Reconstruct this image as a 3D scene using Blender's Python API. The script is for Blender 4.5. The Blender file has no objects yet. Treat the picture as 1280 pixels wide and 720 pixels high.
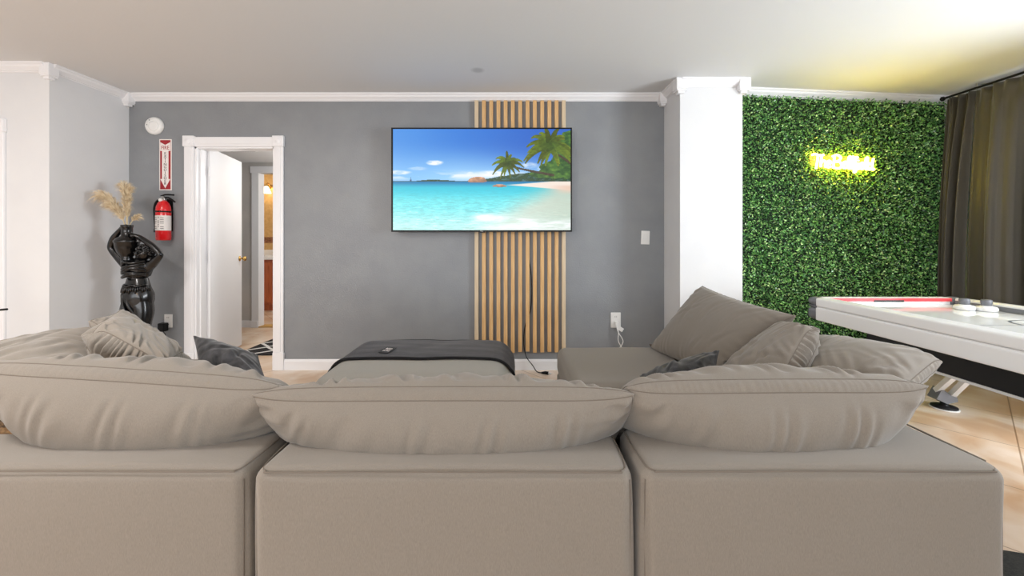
import bpy, bmesh, math, random
import numpy as np
from mathutils import Vector, Matrix
from mathutils.bvhtree import BVHTree
random.seed(7)
RNG = np.random.default_rng(11)
PI = math.pi
SC = bpy.context.scene
C = SC.collection
F = 500.0          # focal length in pixels of the 1280x720 frame
CH = 1.15          # camera height
HY = 300.0         # horizon row
def W(px, py, Y):
    return Vector(((px - 640.0) / F * Y, Y, CH - (py - HY) / F * Y))

# ------------------------------------------------------------------ materials
def lin(c):
    out = []
    for v in c:
        v = v / 255.0
        out.append(v / 12.92 if v <= 0.04045 else ((v + 0.055) / 1.055) ** 2.4)
    return (out[0], out[1], out[2], 1.0)

def principled(name):
    m = bpy.data.materials.new(name)
    m.use_nodes = True
    nt = m.node_tree
    return m, nt, nt.nodes['Principled BSDF']

def mat(name, col, rough=0.5, col2=None, scale=8.0, detail=4.0, bump=0.0, bscale=200.0, metal=0.0,
        spec=0.5, coat=0.0, stretch=None, sheen=0.0, ramp=(0.35, 0.65), bdist=0.002, trans=0.0, emit=None, estr=0.0):
    m, nt, b = principled(name)
    b.inputs['Base Color'].default_value = lin(col)
    b.inputs['Roughness'].default_value = rough
    b.inputs['Metallic'].default_value = metal
    b.inputs['Specular IOR Level'].default_value = spec
    b.inputs['Coat Weight'].default_value = coat
    b.inputs['Sheen Weight'].default_value = sheen
    b.inputs['Transmission Weight'].default_value = trans
    if emit:
        b.inputs['Emission Color'].default_value = lin(emit)
        b.inputs['Emission Strength'].default_value = estr
    tc = nt.nodes.new('ShaderNodeTexCoord')
    vec = tc.outputs['Object']
    if stretch:
        mp = nt.nodes.new('ShaderNodeMapping')
        mp.inputs['Scale'].default_value = stretch
        nt.links.new(vec, mp.inputs['Vector'])
        vec = mp.outputs['Vector']
    if col2:
        n = nt.nodes.new('ShaderNodeTexNoise')
        n.inputs['Scale'].default_value = scale
        n.inputs['Detail'].default_value = detail
        r = nt.nodes.new('ShaderNodeValToRGB')
        r.color_ramp.elements[0].position = ramp[0]
        r.color_ramp.elements[1].position = ramp[1]
        r.color_ramp.elements[0].color = lin(col)
        r.color_ramp.elements[1].color = lin(col2)
        nt.links.new(vec, n.inputs['Vector'])
        nt.links.new(n.outputs['Fac'], r.inputs['Fac'])
        nt.links.new(r.outputs['Color'], b.inputs['Base Color'])
    if bump > 0:
        n2 = nt.nodes.new('ShaderNodeTexNoise')
        n2.inputs['Scale'].default_value = bscale
        n2.inputs['Detail'].default_value = 3.0
        bp = nt.nodes.new('ShaderNodeBump')
        bp.inputs['Strength'].default_value = bump
        bp.inputs['Distance'].default_value = bdist
        nt.links.new(vec, n2.inputs['Vector'])
        nt.links.new(n2.outputs['Fac'], bp.inputs['Height'])
        nt.links.new(bp.outputs['Normal'], b.inputs['Normal'])
    return m

M = {}
M['wall_grey'] = mat('grey wall paint', (132, 135, 139), 0.42, (138, 141, 144), 5, 3, bump=0.35, bscale=95, bdist=0.004)
M['wall_white'] = mat('white wall paint', (220, 221, 223), 0.6, (224, 225, 226), 3, 3, bump=0.2, bscale=110, bdist=0.003)
M['trim'] = mat('white gloss trim paint', (236, 236, 238), 0.35)
M['hall_wall'] = mat('hall wall paint', (186, 182, 178), 0.6, (200, 194, 188), 3, bump=0.15, bscale=110)
M['door'] = mat('door paint', (238, 238, 240), 0.4)
M['brass'] = mat('brass', (205, 165, 95), 0.25, metal=1.0)
M['steel'] = mat('brushed steel', (190, 190, 190), 0.3, metal=1.0)
M['silver'] = mat('silver paint', (226, 227, 229), 0.3)
M['black'] = mat('black plastic', (12, 12, 13), 0.45, spec=0.3)
M['black_gloss'] = mat('black glazed resin', (5, 5, 6), 0.26, coat=0.25, spec=0.4)
M['white_plastic'] = mat('white plastic', (238, 238, 236), 0.4)
M['plug_grey'] = mat('grey plastic', (176, 176, 178), 0.5)
M['red'] = mat('red enamel', (214, 18, 26), 0.25, coat=0.5)
M['sign_red'] = mat('sign red', (158, 28, 38), 0.5)
M['sign_white'] = mat('sign white', (236, 228, 224), 0.5)
M['ink'] = mat('dark ink', (46, 30, 32), 0.6)
M['label'] = mat('extinguisher label', (226, 220, 216), 0.5)
M['sofa'] = mat('taupe sofa fabric', (127, 120, 111), 0.9, (138, 131, 122), 800, 2, bump=0.1, bscale=900, sheen=0.25, spec=0.15, stretch=(1, 1, .15), ramp=(.3, .7), bdist=0.001)
M['sofa_seam'] = mat('taupe seam thread', (118, 110, 101), 0.9, spec=0.1)
M['ottoman'] = mat('pale ottoman fabric', (150, 146, 138), 0.9, (160, 156, 148), 700, 2, bump=0.3, bscale=700, sheen=0.2, spec=0.15)
M['velvet'] = mat('charcoal velvet', (30, 30, 32), 0.7, (74, 74, 78), 22, 6, sheen=0.3, spec=0.2, ramp=(.42, .72))
M['blanket'] = mat('black plush blanket', (30, 28, 33), 0.75, (62, 58, 66), 9, 5, sheen=0.22, spec=0.2, stretch=(1, 9, 9), bump=0.3, bscale=120, ramp=(.4, .75))
M['blanket_hem'] = mat('blanket hem', (22, 21, 24), 0.8, sheen=0.2, spec=0.2)
M['fur'] = mat('brown fur', (60, 42, 26), 0.9, (150, 116, 76), 30, 4)
M['slat'] = mat('oak slat', (205, 160, 104), 0.5, (222, 182, 128), 5, 6, stretch=(14, 14, .9), bump=0.15, bscale=30)
M['slat_pale'] = mat('pale oak slat', (204, 182, 150), 0.5, (216, 196, 166), 5, 6, stretch=(14, 14, .9), bump=0.15, bscale=30)
M['curtain'] = mat('blackout curtain', (66, 62, 54), 0.5, (72, 68, 60), 300, 2, sheen=0.35, bump=0.2, bscale=500, spec=0.4)
M['pampas'] = mat('dried pampas', (206, 184, 148), 0.85, (232, 218, 190), 40, 3)
M['pampas_stem'] = mat('dried stem', (196, 180, 146), 0.7)
M['table_white'] = mat('white laminate', (246, 247, 248), 0.3, coat=0.2)
M['table_top'] = mat('polished white playfield', (236, 238, 238), 0.07)
M['table_red'] = mat('red rail stripe', (226, 74, 82), 0.35)
M['table_grey'] = mat('grey corner cap', (112, 114, 120), 0.35)
M['table_black'] = mat('black cabinet panel', (19, 23, 28), 0.4)
M['table_line'] = mat('grey line', (96, 99, 106), 0.3)
M['foot_black'] = mat('black rubber', (26, 26, 28), 0.5)
M['vanity'] = mat('orange stained wood', (172, 84, 38), 0.4, (196, 104, 52), 6, 5, stretch=(9, 9, 1))
M['wallpaper'] = mat('ochre wallpaper', (208, 168, 108), 0.6, (222, 186, 130), 22, 4)
M['border'] = mat('wallpaper border', (120, 78, 56), 0.6, (170, 120, 86), 40, 3)
M['porcelain'] = mat('porcelain', (244, 244, 244), 0.15)
M['chrome'] = mat('chrome', (220, 220, 222), 0.08, metal=1.0)
M['lamp_glow'] = mat('lamp glass', (255, 240, 210), 0.4, emit=(255, 232, 190), estr=6.0)
M['towel'] = mat('mauve towel', (146, 112, 104), 0.9, bump=0.4, bscale=300)
M['rug_dark'] = mat('dark rug', (34, 36, 34), 0.95, (52, 52, 48), 120, 3, bump=0.8, bscale=300)
M['rug_black'] = mat('black rug', (24, 24, 26), 0.95, bump=0.6, bscale=300)
M['rug_white'] = mat('white rug yarn', (222, 220, 216), 0.95)
M['hedge_back'] = mat('hedge backing', (14, 34, 14), 0.9)
m, nt, b = principled('acrylic sign board')
b.inputs['Base Color'].default_value = lin((255, 236, 140)); b.inputs['Roughness'].default_value = .2
tr = nt.nodes.new('ShaderNodeBsdfTransparent'); mx = nt.nodes.new('ShaderNodeMixShader'); mx.inputs[0].default_value = .14
nt.links.new(tr.outputs[0], mx.inputs[1]); nt.links.new(b.outputs[0], mx.inputs[2]); nt.links.new(mx.outputs[0], nt.nodes['Material Output'].inputs[0])
M['acrylic'] = m
M['window_frame'] = mat('window frame', (240, 240, 240), 0.4)
M['threshold'] = mat('threshold strip', (202, 160, 92), 0.5)

# neon tube
m, nt, b = principled('neon tube')
b.inputs['Base Color'].default_value = lin((255, 240, 170))
b.inputs['Emission Color'].default_value = (1.0, 0.74, 0.045, 1)
b.inputs['Emission Strength'].default_value = 44.0
M['neon'] = m

# window glass: clear, lets the light through
m, nt, b = principled('window glass')
out = nt.nodes['Material Output']
tr = nt.nodes.new('ShaderNodeBsdfTransparent'); gl = nt.nodes.new('ShaderNodeBsdfGlossy')
gl.inputs['Roughness'].default_value = 0.02
mx = nt.nodes.new('ShaderNodeMixShader'); mx.inputs[0].default_value = 0.06
nt.links.new(tr.outputs[0], mx.inputs[1]); nt.links.new(gl.outputs[0], mx.inputs[2]); nt.links.new(mx.outputs[0], out.inputs[0])
M['glass'] = m

# hedge leaves: a random green for every leaf
m, nt, b = principled('boxwood leaf')
g = nt.nodes.new('ShaderNodeNewGeometry')
r = nt.nodes.new('ShaderNodeValToRGB')
r.color_ramp.elements[0].color = lin((30, 72, 34)); r.color_ramp.elements[0].position = 0.0
r.color_ramp.elements[1].color = lin((214, 240, 164)); r.color_ramp.elements[1].position = 1.0
e = r.color_ramp.elements.new(0.45); e.color = lin((90, 154, 80))
e = r.color_ramp.elements.new(0.8); e.color = lin((142, 206, 106))
nt.links.new(g.outputs['Random Per Island'], r.inputs['Fac'])
nt.links.new(r.outputs['Color'], b.inputs['Base Color'])
b.inputs['Roughness'].default_value = 0.3
b.inputs['Specular IOR Level'].default_value = 0.9
M['leaf'] = m

# ceiling: off white plaster with one faint round stain
m, nt, b = principled('ceiling plaster')
geo = nt.nodes.new('ShaderNodeNewGeometry')
sp = W(597, 88, 3.04)
dist = nt.nodes.new('ShaderNodeVectorMath'); dist.operation = 'DISTANCE'
dist.inputs[1].default_value = (sp.x, sp.y, 2.44)
mr = nt.nodes.new('ShaderNodeMapRange'); mr.interpolation_type = 'SMOOTHSTEP'
mr.inputs[1].default_value = 0.02; mr.inputs[2].default_value = 0.065; mr.inputs[3].default_value = 0.72; mr.inputs[4].default_value = 1.0
mulc = nt.nodes.new('ShaderNodeMix'); mulc.data_type = 'RGBA'; mulc.blend_type = 'MULTIPLY'; mulc.inputs[0].default_value = 1.0
mulc.inputs[6].default_value = lin((222, 223, 224))
nt.links.new(geo.outputs['Position'], dist.inputs[0]); nt.links.new(dist.outputs['Value'], mr.inputs[0])
nt.links.new(mr.outputs[0], mulc.inputs[7]); nt.links.new(mulc.outputs[2], b.inputs['Base Color'])
b.inputs['Roughness'].default_value = 0.9
n2 = nt.nodes.new('ShaderNodeTexNoise'); n2.inputs['Scale'].default_value = 45
bp = nt.nodes.new('ShaderNodeBump'); bp.inputs['Strength'].default_value = 0.12; bp.inputs['Distance'].default_value = 0.004
nt.links.new(geo.outputs['Position'], n2.inputs['Vector']); nt.links.new(n2.outputs['Fac'], bp.inputs['Height']); nt.links.new(bp.outputs['Normal'], b.inputs['Normal'])
M['ceiling'] = m

# floor: large marbled tiles laid on the diagonal
m, nt, b = principled('marbled floor tile')
geo = nt.nodes.new('ShaderNodeNewGeometry')
mp = nt.nodes.new('ShaderNodeMapping'); mp.inputs['Rotation'].default_value = (0, 0, math.radians(-41)); mp.inputs['Location'].default_value = (0.02, 0.17, 0)
br = nt.nodes.new('ShaderNodeTexBrick'); br.offset = 0.0
br.inputs['Scale'].default_value = 1.0; br.inputs['Brick Width'].default_value = 0.6; br.inputs['Row Height'].default_value = 0.6
br.inputs['Mortar Size'].default_value = 0.0035; br.inputs['Mortar Smooth'].default_value = 0.2
br.inputs['Color1'].default_value = (1, 1, 1, 1); br.inputs['Color2'].default_value = (0.93, 0.93, 0.93, 1); br.inputs['Mortar'].default_value = (0.5, 0.44, 0.38, 1)
nz = nt.nodes.new('ShaderNodeTexNoise'); nz.inputs['Scale'].default_value = 2.4; nz.inputs['Detail'].default_value = 8; nz.inputs['Distortion'].default_value = 1.2
rp = nt.nodes.new('ShaderNodeValToRGB')
rp.color_ramp.elements[0].position = 0.36; rp.color_ramp.elements[0].color = lin((212, 176, 140))
rp.color_ramp.elements[1].position = 0.66; rp.color_ramp.elements[1].color = lin((238, 222, 206))
e = rp.color_ramp.elements.new(0.5); e.color = lin((226, 202, 176))
mxf = nt.nodes.new('ShaderNodeMix'); mxf.data_type = 'RGBA'; mxf.blend_type = 'MULTIPLY'; mxf.inputs[0].default_value = 1.0
nt.links.new(geo.outputs['Position'], mp.inputs['Vector']); nt.links.new(mp.outputs['Vector'], br.inputs['Vector'])
nt.links.new(geo.outputs['Position'], nz.inputs['Vector']); nt.links.new(nz.outputs['Fac'], rp.inputs['Fac'])
nt.links.new(rp.outputs['Color'], mxf.inputs[6]); nt.links.new(br.outputs['Color'], mxf.inputs[7])
nt.links.new(mxf.outputs[2], b.inputs['Base Color'])
b.inputs['Roughness'].default_value = 0.3
M['floor'] = m

# ------------------------------------------------------------------ object helpers
ORIGIN = {}
def root(name, label, cat, loc, group=None):
    o = bpy.data.objects.new(name, None)
    o.empty_display_size = 0.1
    C.objects.link(o)
    o.location = loc
    o['label'] = label; o['category'] = cat
    if group: o['group'] = group
    ORIGIN[o] = Vector(loc)
    return o

def smooth_flags(me, on):
    me.polygons.foreach_set('use_smooth', [on] * len(me.polygons))

def obj(name, bm, material, parent=None, smooth=False, loc=None, label=None):
    """bm holds world coordinates; the mesh is stored relative to its thing's base"""
    me = bpy.data.meshes.new(name)
    if isinstance(bm, tuple):
        v, f = bm
        me.from_pydata([tuple(p) for p in v], [], [tuple(q) for q in f]); me.update()
    else:
        bm.to_mesh(me); bm.free()
    me.materials.append(M[material] if isinstance(material, str) else material)
    smooth_flags(me, smooth)
    o = bpy.data.objects.new(name, me)
    C.objects.link(o)
    org = ORIGIN[parent] if parent is not None else Vector(loc if loc is not None else (0, 0, 0))
    me.transform(Matrix.Translation(-org))
    if parent is not None:
        o.parent = parent
        ORIGIN[o] = org
    else:
        o.location = org
        ORIGIN[o] = org
    if label: o['label'] = label
    return o

def tag(o, label, cat, group=None, kind=None):
    o['label'] = label; o['category'] = cat
    if group: o['group'] = group
    if kind: o['kind'] = kind
    return o

def struct(name, bm, material, smooth=False):
    o = obj(name, bm, material, None, smooth)
    o['kind'] = 'structure'
    return o

def copy_thing(src, loc, label):
    r = src.copy(); C.objects.link(r); r.location = loc; r['label'] = label
    def rec(a, b):
        for ch in list(a.children):
            c = ch.copy(); C.objects.link(c); c.parent = b
            rec(ch, c)
    rec(src, r)
    return r

def B(): return bmesh.new()

def box(bm, x0, x1, y0, y1, z0, z1, r=0.0, seg=2):
    res = bmesh.ops.create_cube(bm, size=1.0)
    vs = res['verts']
    for v in vs:
        v.co = Vector(((x0 + x1) / 2 + v.co.x * (x1 - x0), (y0 + y1) / 2 + v.co.y * (y1 - y0), (z0 + z1) / 2 + v.co.z * (z1 - z0)))
    if r > 0:
        es = list({e for v in vs for e in v.link_edges})
        bmesh.ops.bevel(bm, geom=es, offset=r, segments=seg, profile=0.5, affect='EDGES', clamp_overlap=True)
    return vs

def bx(x0, x1, y0, y1, z0, z1, r=0.0, seg=2):
    bm = B(); box(bm, x0, x1, y0, y1, z0, z1, r, seg); return bm

def tube(bm, pts, rad, n=8, caps=True):
    pts = [Vector(p) for p in pts]
    rads = rad if isinstance(rad, (list, tuple)) else [rad] * len(pts)
    rings = []
    prev = None
    for i, p in enumerate(pts):
        t = (pts[min(i + 1, len(pts) - 1)] - pts[max(i - 1, 0)])
        if t.length < 1e-9: t = Vector((0, 0, 1))
        t.normalize()
        if prev is None:
            a = Vector((0, 0, 1)) if abs(t.z) < 0.9 else Vector((1, 0, 0))
            nrm = t.cross(a).normalized()
        else:
            nrm = (prev - t * prev.dot(t))
            nrm = nrm.normalized() if nrm.length > 1e-6 else t.orthogonal().normalized()
        prev = nrm
        bi = t.cross(nrm)
        rings.append([bm.verts.new(p + (nrm * math.cos(2 * PI * k / n) + bi * math.sin(2 * PI * k / n)) * rads[i]) for k in range(n)])
    for i in range(len(rings) - 1):
        for k in range(n):
            bm.faces.new((rings[i][k], rings[i][(k + 1) % n], rings[i + 1][(k + 1) % n], rings[i + 1][k]))
    if caps:
        bm.faces.new(list(reversed(rings[0]))); bm.faces.new(rings[-1])

def tb(pts, rad, n=8):
    bm = B(); tube(bm, pts, rad, n); return bm

def smooth_path(pts, n=8):
    pts = [Vector(p) for p in pts]
    out = []
    for i in range(len(pts) - 1):
        p0 = pts[max(i - 1, 0)]; p1 = pts[i]; p2 = pts[i + 1]; p3 = pts[min(i + 2, len(pts) - 1)]
        for k in range(n):
            t = k / n
            out.append(0.5 * ((2 * p1) + (p2 - p0) * t + (2 * p0 - 5 * p1 + 4 * p2 - p3) * t * t + (3 * p1 - p0 - 3 * p2 + p3) * t ** 3))
    out.append(pts[-1])
    return out

def lathe(bm, prof, cx, cy, n=32, sx=1.0, sy=1.0, axis='z', rot=None, mod=None, caps=True):
    """prof: list of (radius, height). axis 'y' turns the height towards -y"""
    rings = []
    for (rr, h) in prof:
        ring = []
        for k in range(n):
            a = 2 * PI * k / n
            r2 = rr * (mod(a, h) if mod else 1.0)
            p = Vector((r2 * math.cos(a) * sx, r2 * math.sin(a) * sy, h))
            if axis == 'y': p = Vector((p.x, -p.z, p.y))
            if axis == 'x': p = Vector((p.z, p.x, p.y))
            if rot: p = rot @ p
            ring.append(bm.verts.new(p + Vector((cx, cy, 0)) if not isinstance(cx, Vector) else p + cx))
        rings.append(ring)
    for i in range(len(rings) - 1):
        for k in range(n):
            bm.faces.new((rings[i][k], rings[i][(k + 1) % n], rings[i + 1][(k + 1) % n], rings[i + 1][k]))
    if caps:
        bm.faces.new(list(reversed(rings[0]))); bm.faces.new(rings[-1])
    bmesh.ops.recalc_face_normals(bm, faces=bm.faces[:])

def prism(bm, poly, a, bb):
    """poly of 3-D points at a; extruded by vector bb"""
    v0 = [bm.verts.new(Vector(p) + Vector(a)) for p in poly]
    v1 = [bm.verts.new(Vector(p) + Vector(a) + Vector(bb)) for p in poly]
    n = len(poly)
    bm.faces.new(v0); bm.faces.new(list(reversed(v1)))
    for i in range(n):
        bm.faces.new((v0[i], v1[i], v1[(i + 1) % n], v0[(i + 1) % n]))
    bmesh.ops.recalc_face_normals(bm, faces=bm.faces[:])

def text_bm(body, size, extrude=0.0008, spacing=1.0, align='CENTER'):
    cu = bpy.data.curves.new('lettering', 'FONT')
    cu.body = body; cu.size = size; cu.extrude = extrude; cu.align_x = align; cu.align_y = 'CENTER'; cu.space_character = spacing
    cu.resolution_u = 3
    o = bpy.data.objects.new('lettering', cu); C.objects.link(o)
    dg = bpy.context.evaluated_depsgraph_get()
    me = bpy.data.meshes.new_from_object(o.evaluated_get(dg))
    bm = B(); bm.from_mesh(me)
    bpy.data.objects.remove(o); bpy.data.curves.remove(cu); bpy.data.meshes.remove(me)
    return bm

def text_on_wall(body, size, at, rot=0.0, extrude=0.0008, sx=1.0, sy=1.0, spacing=1.0):
    """flat lettering that reads towards -y"""
    bm = text_bm(body, size, extrude, spacing)
    mtx = Matrix.Translation(Vector(at)) @ Matrix.Rotation(rot, 4, 'Y') @ Matrix.Rotation(PI / 2, 4, 'X') @ Matrix.Diagonal((sx, sy, 1, 1))
    bmesh.ops.transform(bm, matrix=mtx, verts=bm.verts[:])
    return bm

def join(dst, src):
    me = bpy.data.meshes.new('tmp'); src.to_mesh(me); src.free(); dst.from_mesh(me); bpy.data.meshes.remove(me)
    return dst

# ------------------------------------------------------------------ camera
cd = bpy.data.cameras.new('camera'); cam = bpy.data.objects.new('camera', cd); C.objects.link(cam)
cam.location = (0, 0, CH); cam.rotation_euler = (PI / 2, 0, 0)
cd.sensor_width = 36.0; cd.sensor_fit = 'HORIZONTAL'; cd.lens = F / 1280 * 36.0
cd.shift_y = -(360 - HY) / 1280.0
cd.clip_start = 0.02
SC.camera = cam

# ------------------------------------------------------------------ the room
YB = 3.546; CEIL = 2.44
XL = -3.395; YL = 2.934; XR = 3.95
XFARL = -5.6; YREAR = -3.2
DX0, DX1, DZ = -2.81, -2.105, 1.975       # door opening in the back wall
T = 0.12
struct('floor', bx(XFARL - .2, XR + .2, YREAR - .2, 7.3, -0.12, 0.0), 'floor')
struct('ceiling', bx(XFARL - .2, XR + .2, YREAR - .2, YB + T, CEIL, CEIL + .1), 'ceiling')
bm = B()
box(bm, XL - .05, DX0, YB, YB + T, 0, CEIL); box(bm, DX1, 1.40, YB, YB + T, 0, CEIL); box(bm, DX0, DX1, YB, YB + T, DZ, CEIL)
struct('wall_back', bm, 'wall_grey')
struct('wall_left', bx(XL - .12, XL, YL + .06, YB, 0, CEIL), 'wall_white')
# the wall that turns the corner towards the other door
struct('wall_left_front', bx(XFARL, XL, YL, YL + .06, 0, CEIL), 'wall_white')
struct('wall_far_left', bx(XFARL - .12, XFARL, YREAR, YL + .12, 0, CEIL), 'wall_white')
PX0, PX1, PY = 1.349, 1.850, 3.211
struct('wall_column', bx(PX0, PX1, PY, YB + T, 0, CEIL), 'wall_white')
gx0, gy0, gx1, gy1 = 1.84, 3.40, 3.97, 3.625
gd = Vector((gx1 - gx0, gy1 - gy0, 0)).normalized(); gn = Vector((gd.y, -gd.x, 0))
bm = B()
prism(bm, [(gx0, gy0, 0), (gx1, gy1, 0), (gx1, gy1 + .15, 0), (gx0, gy0 + .15, 0)], (0, 0, 0), (0, 0, CEIL))
struct('wall_hedge', bm, 'wall_white')
# right wall with one wide window
WY0, WY1, WZ0, WZ1 = -0.9, 3.25, 0.12, 2.20
bm = B()
box(bm, XR, XR + .15, YREAR, WY0, 0, CEIL); box(bm, XR, XR + .15, WY1, YB + T, 0, CEIL)
box(bm, XR, XR + .15, WY0, WY1, 0, WZ0); box(bm, XR, XR + .15, WY0, WY1, WZ1, CEIL)
struct('wall_right', bm, 'wall_white')
bm = B()
for (a, c) in ((WY0, WY0 + .05), (WY1 - .05, WY1), (0.45, .51), (1.85, 1.91)):
    box(bm, XR + .05, XR + .11, a, c, WZ0, WZ1)
box(bm, XR + .05, XR + .11, WY0, WY1, WZ0, WZ0 + .05); box(bm, XR + .05, XR + .11, WY0, WY1, WZ1 - .05, WZ1)
wf = struct('window_1', bm, 'window_frame')
obj('pane', bx(XR + .075, XR + .081, WY0 + .02, WY1 - .02, WZ0 + .02, WZ1 - .02), 'glass', wf)
# rear wall with a wide window
RX0, RX1, RZ0, RZ1 = -5.0, 0.9, 0.75, 2.15
bm = B()
box(bm, XFARL, RX0, YREAR - .15, YREAR, 0, CEIL); box(bm, RX1, XR, YREAR - .15, YREAR, 0, CEIL)
box(bm, RX0, RX1, YREAR - .15, YREAR, 0, RZ0); box(bm, RX0, RX1, YREAR - .15, YREAR, RZ1, CEIL)
struct('wall_rear', bm, 'wall_white')
bm = B()
for a in (RX0, -3.05, -1.1, RX1 - .06): box(bm, a, a + .06, YREAR - .11, YREAR - .05, RZ0, RZ1)
box(bm, RX0, RX1, YREAR - .11, YREAR - .05, RZ0, RZ0 + .05); box(bm, RX0, RX1, YREAR - .11, YREAR - .05, RZ1 - .05, RZ1)
wf = struct('window_2', bm, 'window_frame')
obj('pane', bx(RX0 + .02, RX1 - .02, YREAR - .083, YREAR - .077, RZ0 + .02, RZ1 - .02), 'glass', wf)

# crown mouldings: a stepped profile run along each wall
def crown(name, p, q, nrm, h=0.062, d=0.05):
    p = Vector((p[0], p[1], CEIL)); q = Vector((q[0], q[1], CEIL)); n = Vector((nrm[0], nrm[1], 0)).normalized()
    prof = [(0, 0), (d, 0), (d, -.012), (d * .82, -.018), (d * .72, -h * .5), (d * .34, -h * .78), (d * .30, -h * .86), (d * .12, -h * .9), (d * .12, -h), (0, -h)]
    bm = B(); prism(bm, [n * a + Vector((0, 0, c)) for a, c in prof], p, q - p)
    return struct(name, bm, 'trim')
crown('trim_1', (XL, YB), (PX0, YB), (0, -1))
crown('trim_2', (XL, YB), (XL, YL), (1, 0))
crown('trim_3', (XL, YL), (XFARL, YL), (0, -1))
crown('trim_4', (PX0, YB), (PX0, PY), (-1, 0))
crown('trim_5', (PX0, PY), (PX1, PY), (0, -1))
crown('trim_6', (PX1, PY), (PX1, gy0 + .05), (1, 0))
crown('trim_7', (gx0, gy0), (gx1, gy1), gn)
crown('trim_8', (XR, YB), (XR, YREAR), (-1, 0), h=.05, d=.04)
# corner blocks of the mouldings, with a tapered drop under each
def corner_block(name, x, y, s=0.036, h=0.085):
    bm = B()
    box(bm, x - s, x + s, y - s, y + s, CEIL - h, CEIL, .004)
    prism(bm, [(x - s * .85, y - s * .85, 0), (x + s * .85, y - s * .85, 0), (x + s * .85, y + s * .85, 0), (x - s * .85, y + s * .85, 0)], (0, 0, CEIL - h - .012), (0, 0, .012))
    prism(bm, [(x - s * .55, y - s * .55, 0), (x + s * .55, y - s * .55, 0), (x + s * .55, y + s * .55, 0), (x - s * .55, y + s * .55, 0)], (0, 0, CEIL - h - .03), (0, 0, .02))
    return struct(name, bm, 'trim')
corner_block('trim_9', XL + .02, YB - .03); corner_block('trim_10', XL + .0, YL - .0, .036, .085)
corner_block('trim_11', PX0 - .025, YB - .03); corner_block('trim_12', PX0 + .0, PY + .0, .045, .09); corner_block('trim_13', PX1 - .0, PY + .0, .045, .09)

# baseboards
def baseboard(name, p, q, nrm, h=.095, d=.014):
    p = Vector((p[0], p[1], 0)); q = Vector((q[0], q[1], 0)); n = Vector((nrm[0], nrm[1], 0)).normalized()
    prof = [(0, 0), (d, 0), (d, h - .02), (d * .7, h - .008), (d * .3, h), (0, h)]
    bm = B(); prism(bm, [n * a + Vector((0, 0, c)) for a, c in prof], p, q - p)
    return struct(name, bm, 'trim')
baseboard('baseboard_back', (DX1 + .085, YB), (PX0, YB), (0, -1))
baseboard('baseboard_back_corner', (XL, YB), (DX0 - .1, YB), (0, -1))
baseboard('baseboard_left', (XL, YB), (XL, YL), (1, 0))
baseboard('baseboard_column', (PX0, PY), (PX1, PY), (0, -1))
baseboard('baseboard_right', (XR, YB), (XR, YREAR), (-1, 0))

# door casing with corner blocks and plinths, jamb lining
bm = B()
cw = .085
for (a, c) in ((DX0 - cw, DX0), (DX1, DX1 + cw)):
    box(bm, a, c, YB - .018, YB, 0, DZ, .004)
    box(bm, a + .022, c - .022, YB - .023, YB - .017, .16, DZ, .002)
    box(bm, a - .006, c + .006, YB - .026, YB, 0, .155, .004)
    box(bm, a - .007, c + .007, YB - .028, YB, DZ, DZ + .095, .004)
    lathe(bm, [(.03, 0), (.03, .004), (.018, .006), (.008, .009)], Vector(((a + c) / 2, YB - .028, DZ + .048)), 0, 20, axis='y')
box(bm, DX0, DX1, YB - .018, YB, DZ, DZ + .085, .004)
box(bm, DX0, DX1, YB - .023, YB - .017, DZ + .022, DZ + .063, .002)
struct('trim_14', bm, 'trim')
bm = B()
box(bm, DX0 - .001, DX0 + .014, YB - .002, YB + T + .002, 0, DZ); box(bm, DX1 - .014, DX1 + .001, YB - .002, YB + T + .002, 0, DZ)
box(bm, DX0, DX1, YB - .002, YB + T + .002, DZ - .014, DZ + .001)
box(bm, DX0 + .014, DX0 + .026, YB + .035, YB + .07, 0, DZ - .014); box(bm, DX1 - .026, DX1 - .014, YB + .035, YB + .07, 0, DZ - .014)
struct('trim_15', bm, 'trim')

# door leaf, swung into the hall
d1 = root('door_1', 'white flush door standing open into the hall', 'door', (DX0 + .03, YB + T + .0, 0)); d1['kind'] = 'structure'
ang = math.radians(104)
du = Vector((math.cos(ang), math.sin(ang), 0)); dn = Vector((math.sin(ang), -math.cos(ang), 0))
o0 = Vector((DX0 + .035, YB + T + .012, 0))
bm = B(); prism(bm, [o0, o0 + du * .70, o0 + du * .70 - dn * .035, o0 - dn * .035], (0, 0, .012), (0, 0, 1.985))
obj('door_leaf', bm, 'door', d1)
for z in (.22, 1.0, 1.78):
    bm = B(); tube(bm, [o0 + Vector((-.004, -.006, z - .045)), o0 + Vector((-.004, -.006, z + .045))], .007, 10)
    prism(bm, [o0 + dn * .002, o0 + du * .03 + dn * .002, o0 + du * .03, o0], (0, 0, z - .045), (0, 0, .09))
    obj('hinge', bm, 'trim', d1)
for sgn in (1, -1):
    base = o0 + du * .645 + Vector((0, 0, .95)) + (dn * 0 if sgn > 0 else -dn * .035)
    rot = (dn * sgn).to_track_quat('Z', 'Y').to_matrix()
    bm = B(); lathe(bm, [(.028, 0), (.028, .004), (.011, .008), (.010, .028), (.022, .038), (.026, .048), (.022, .060), (.008, .064)], base, 0, 20, rot=rot)
    obj('door_knob', bm, 'brass', d1, True)

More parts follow.
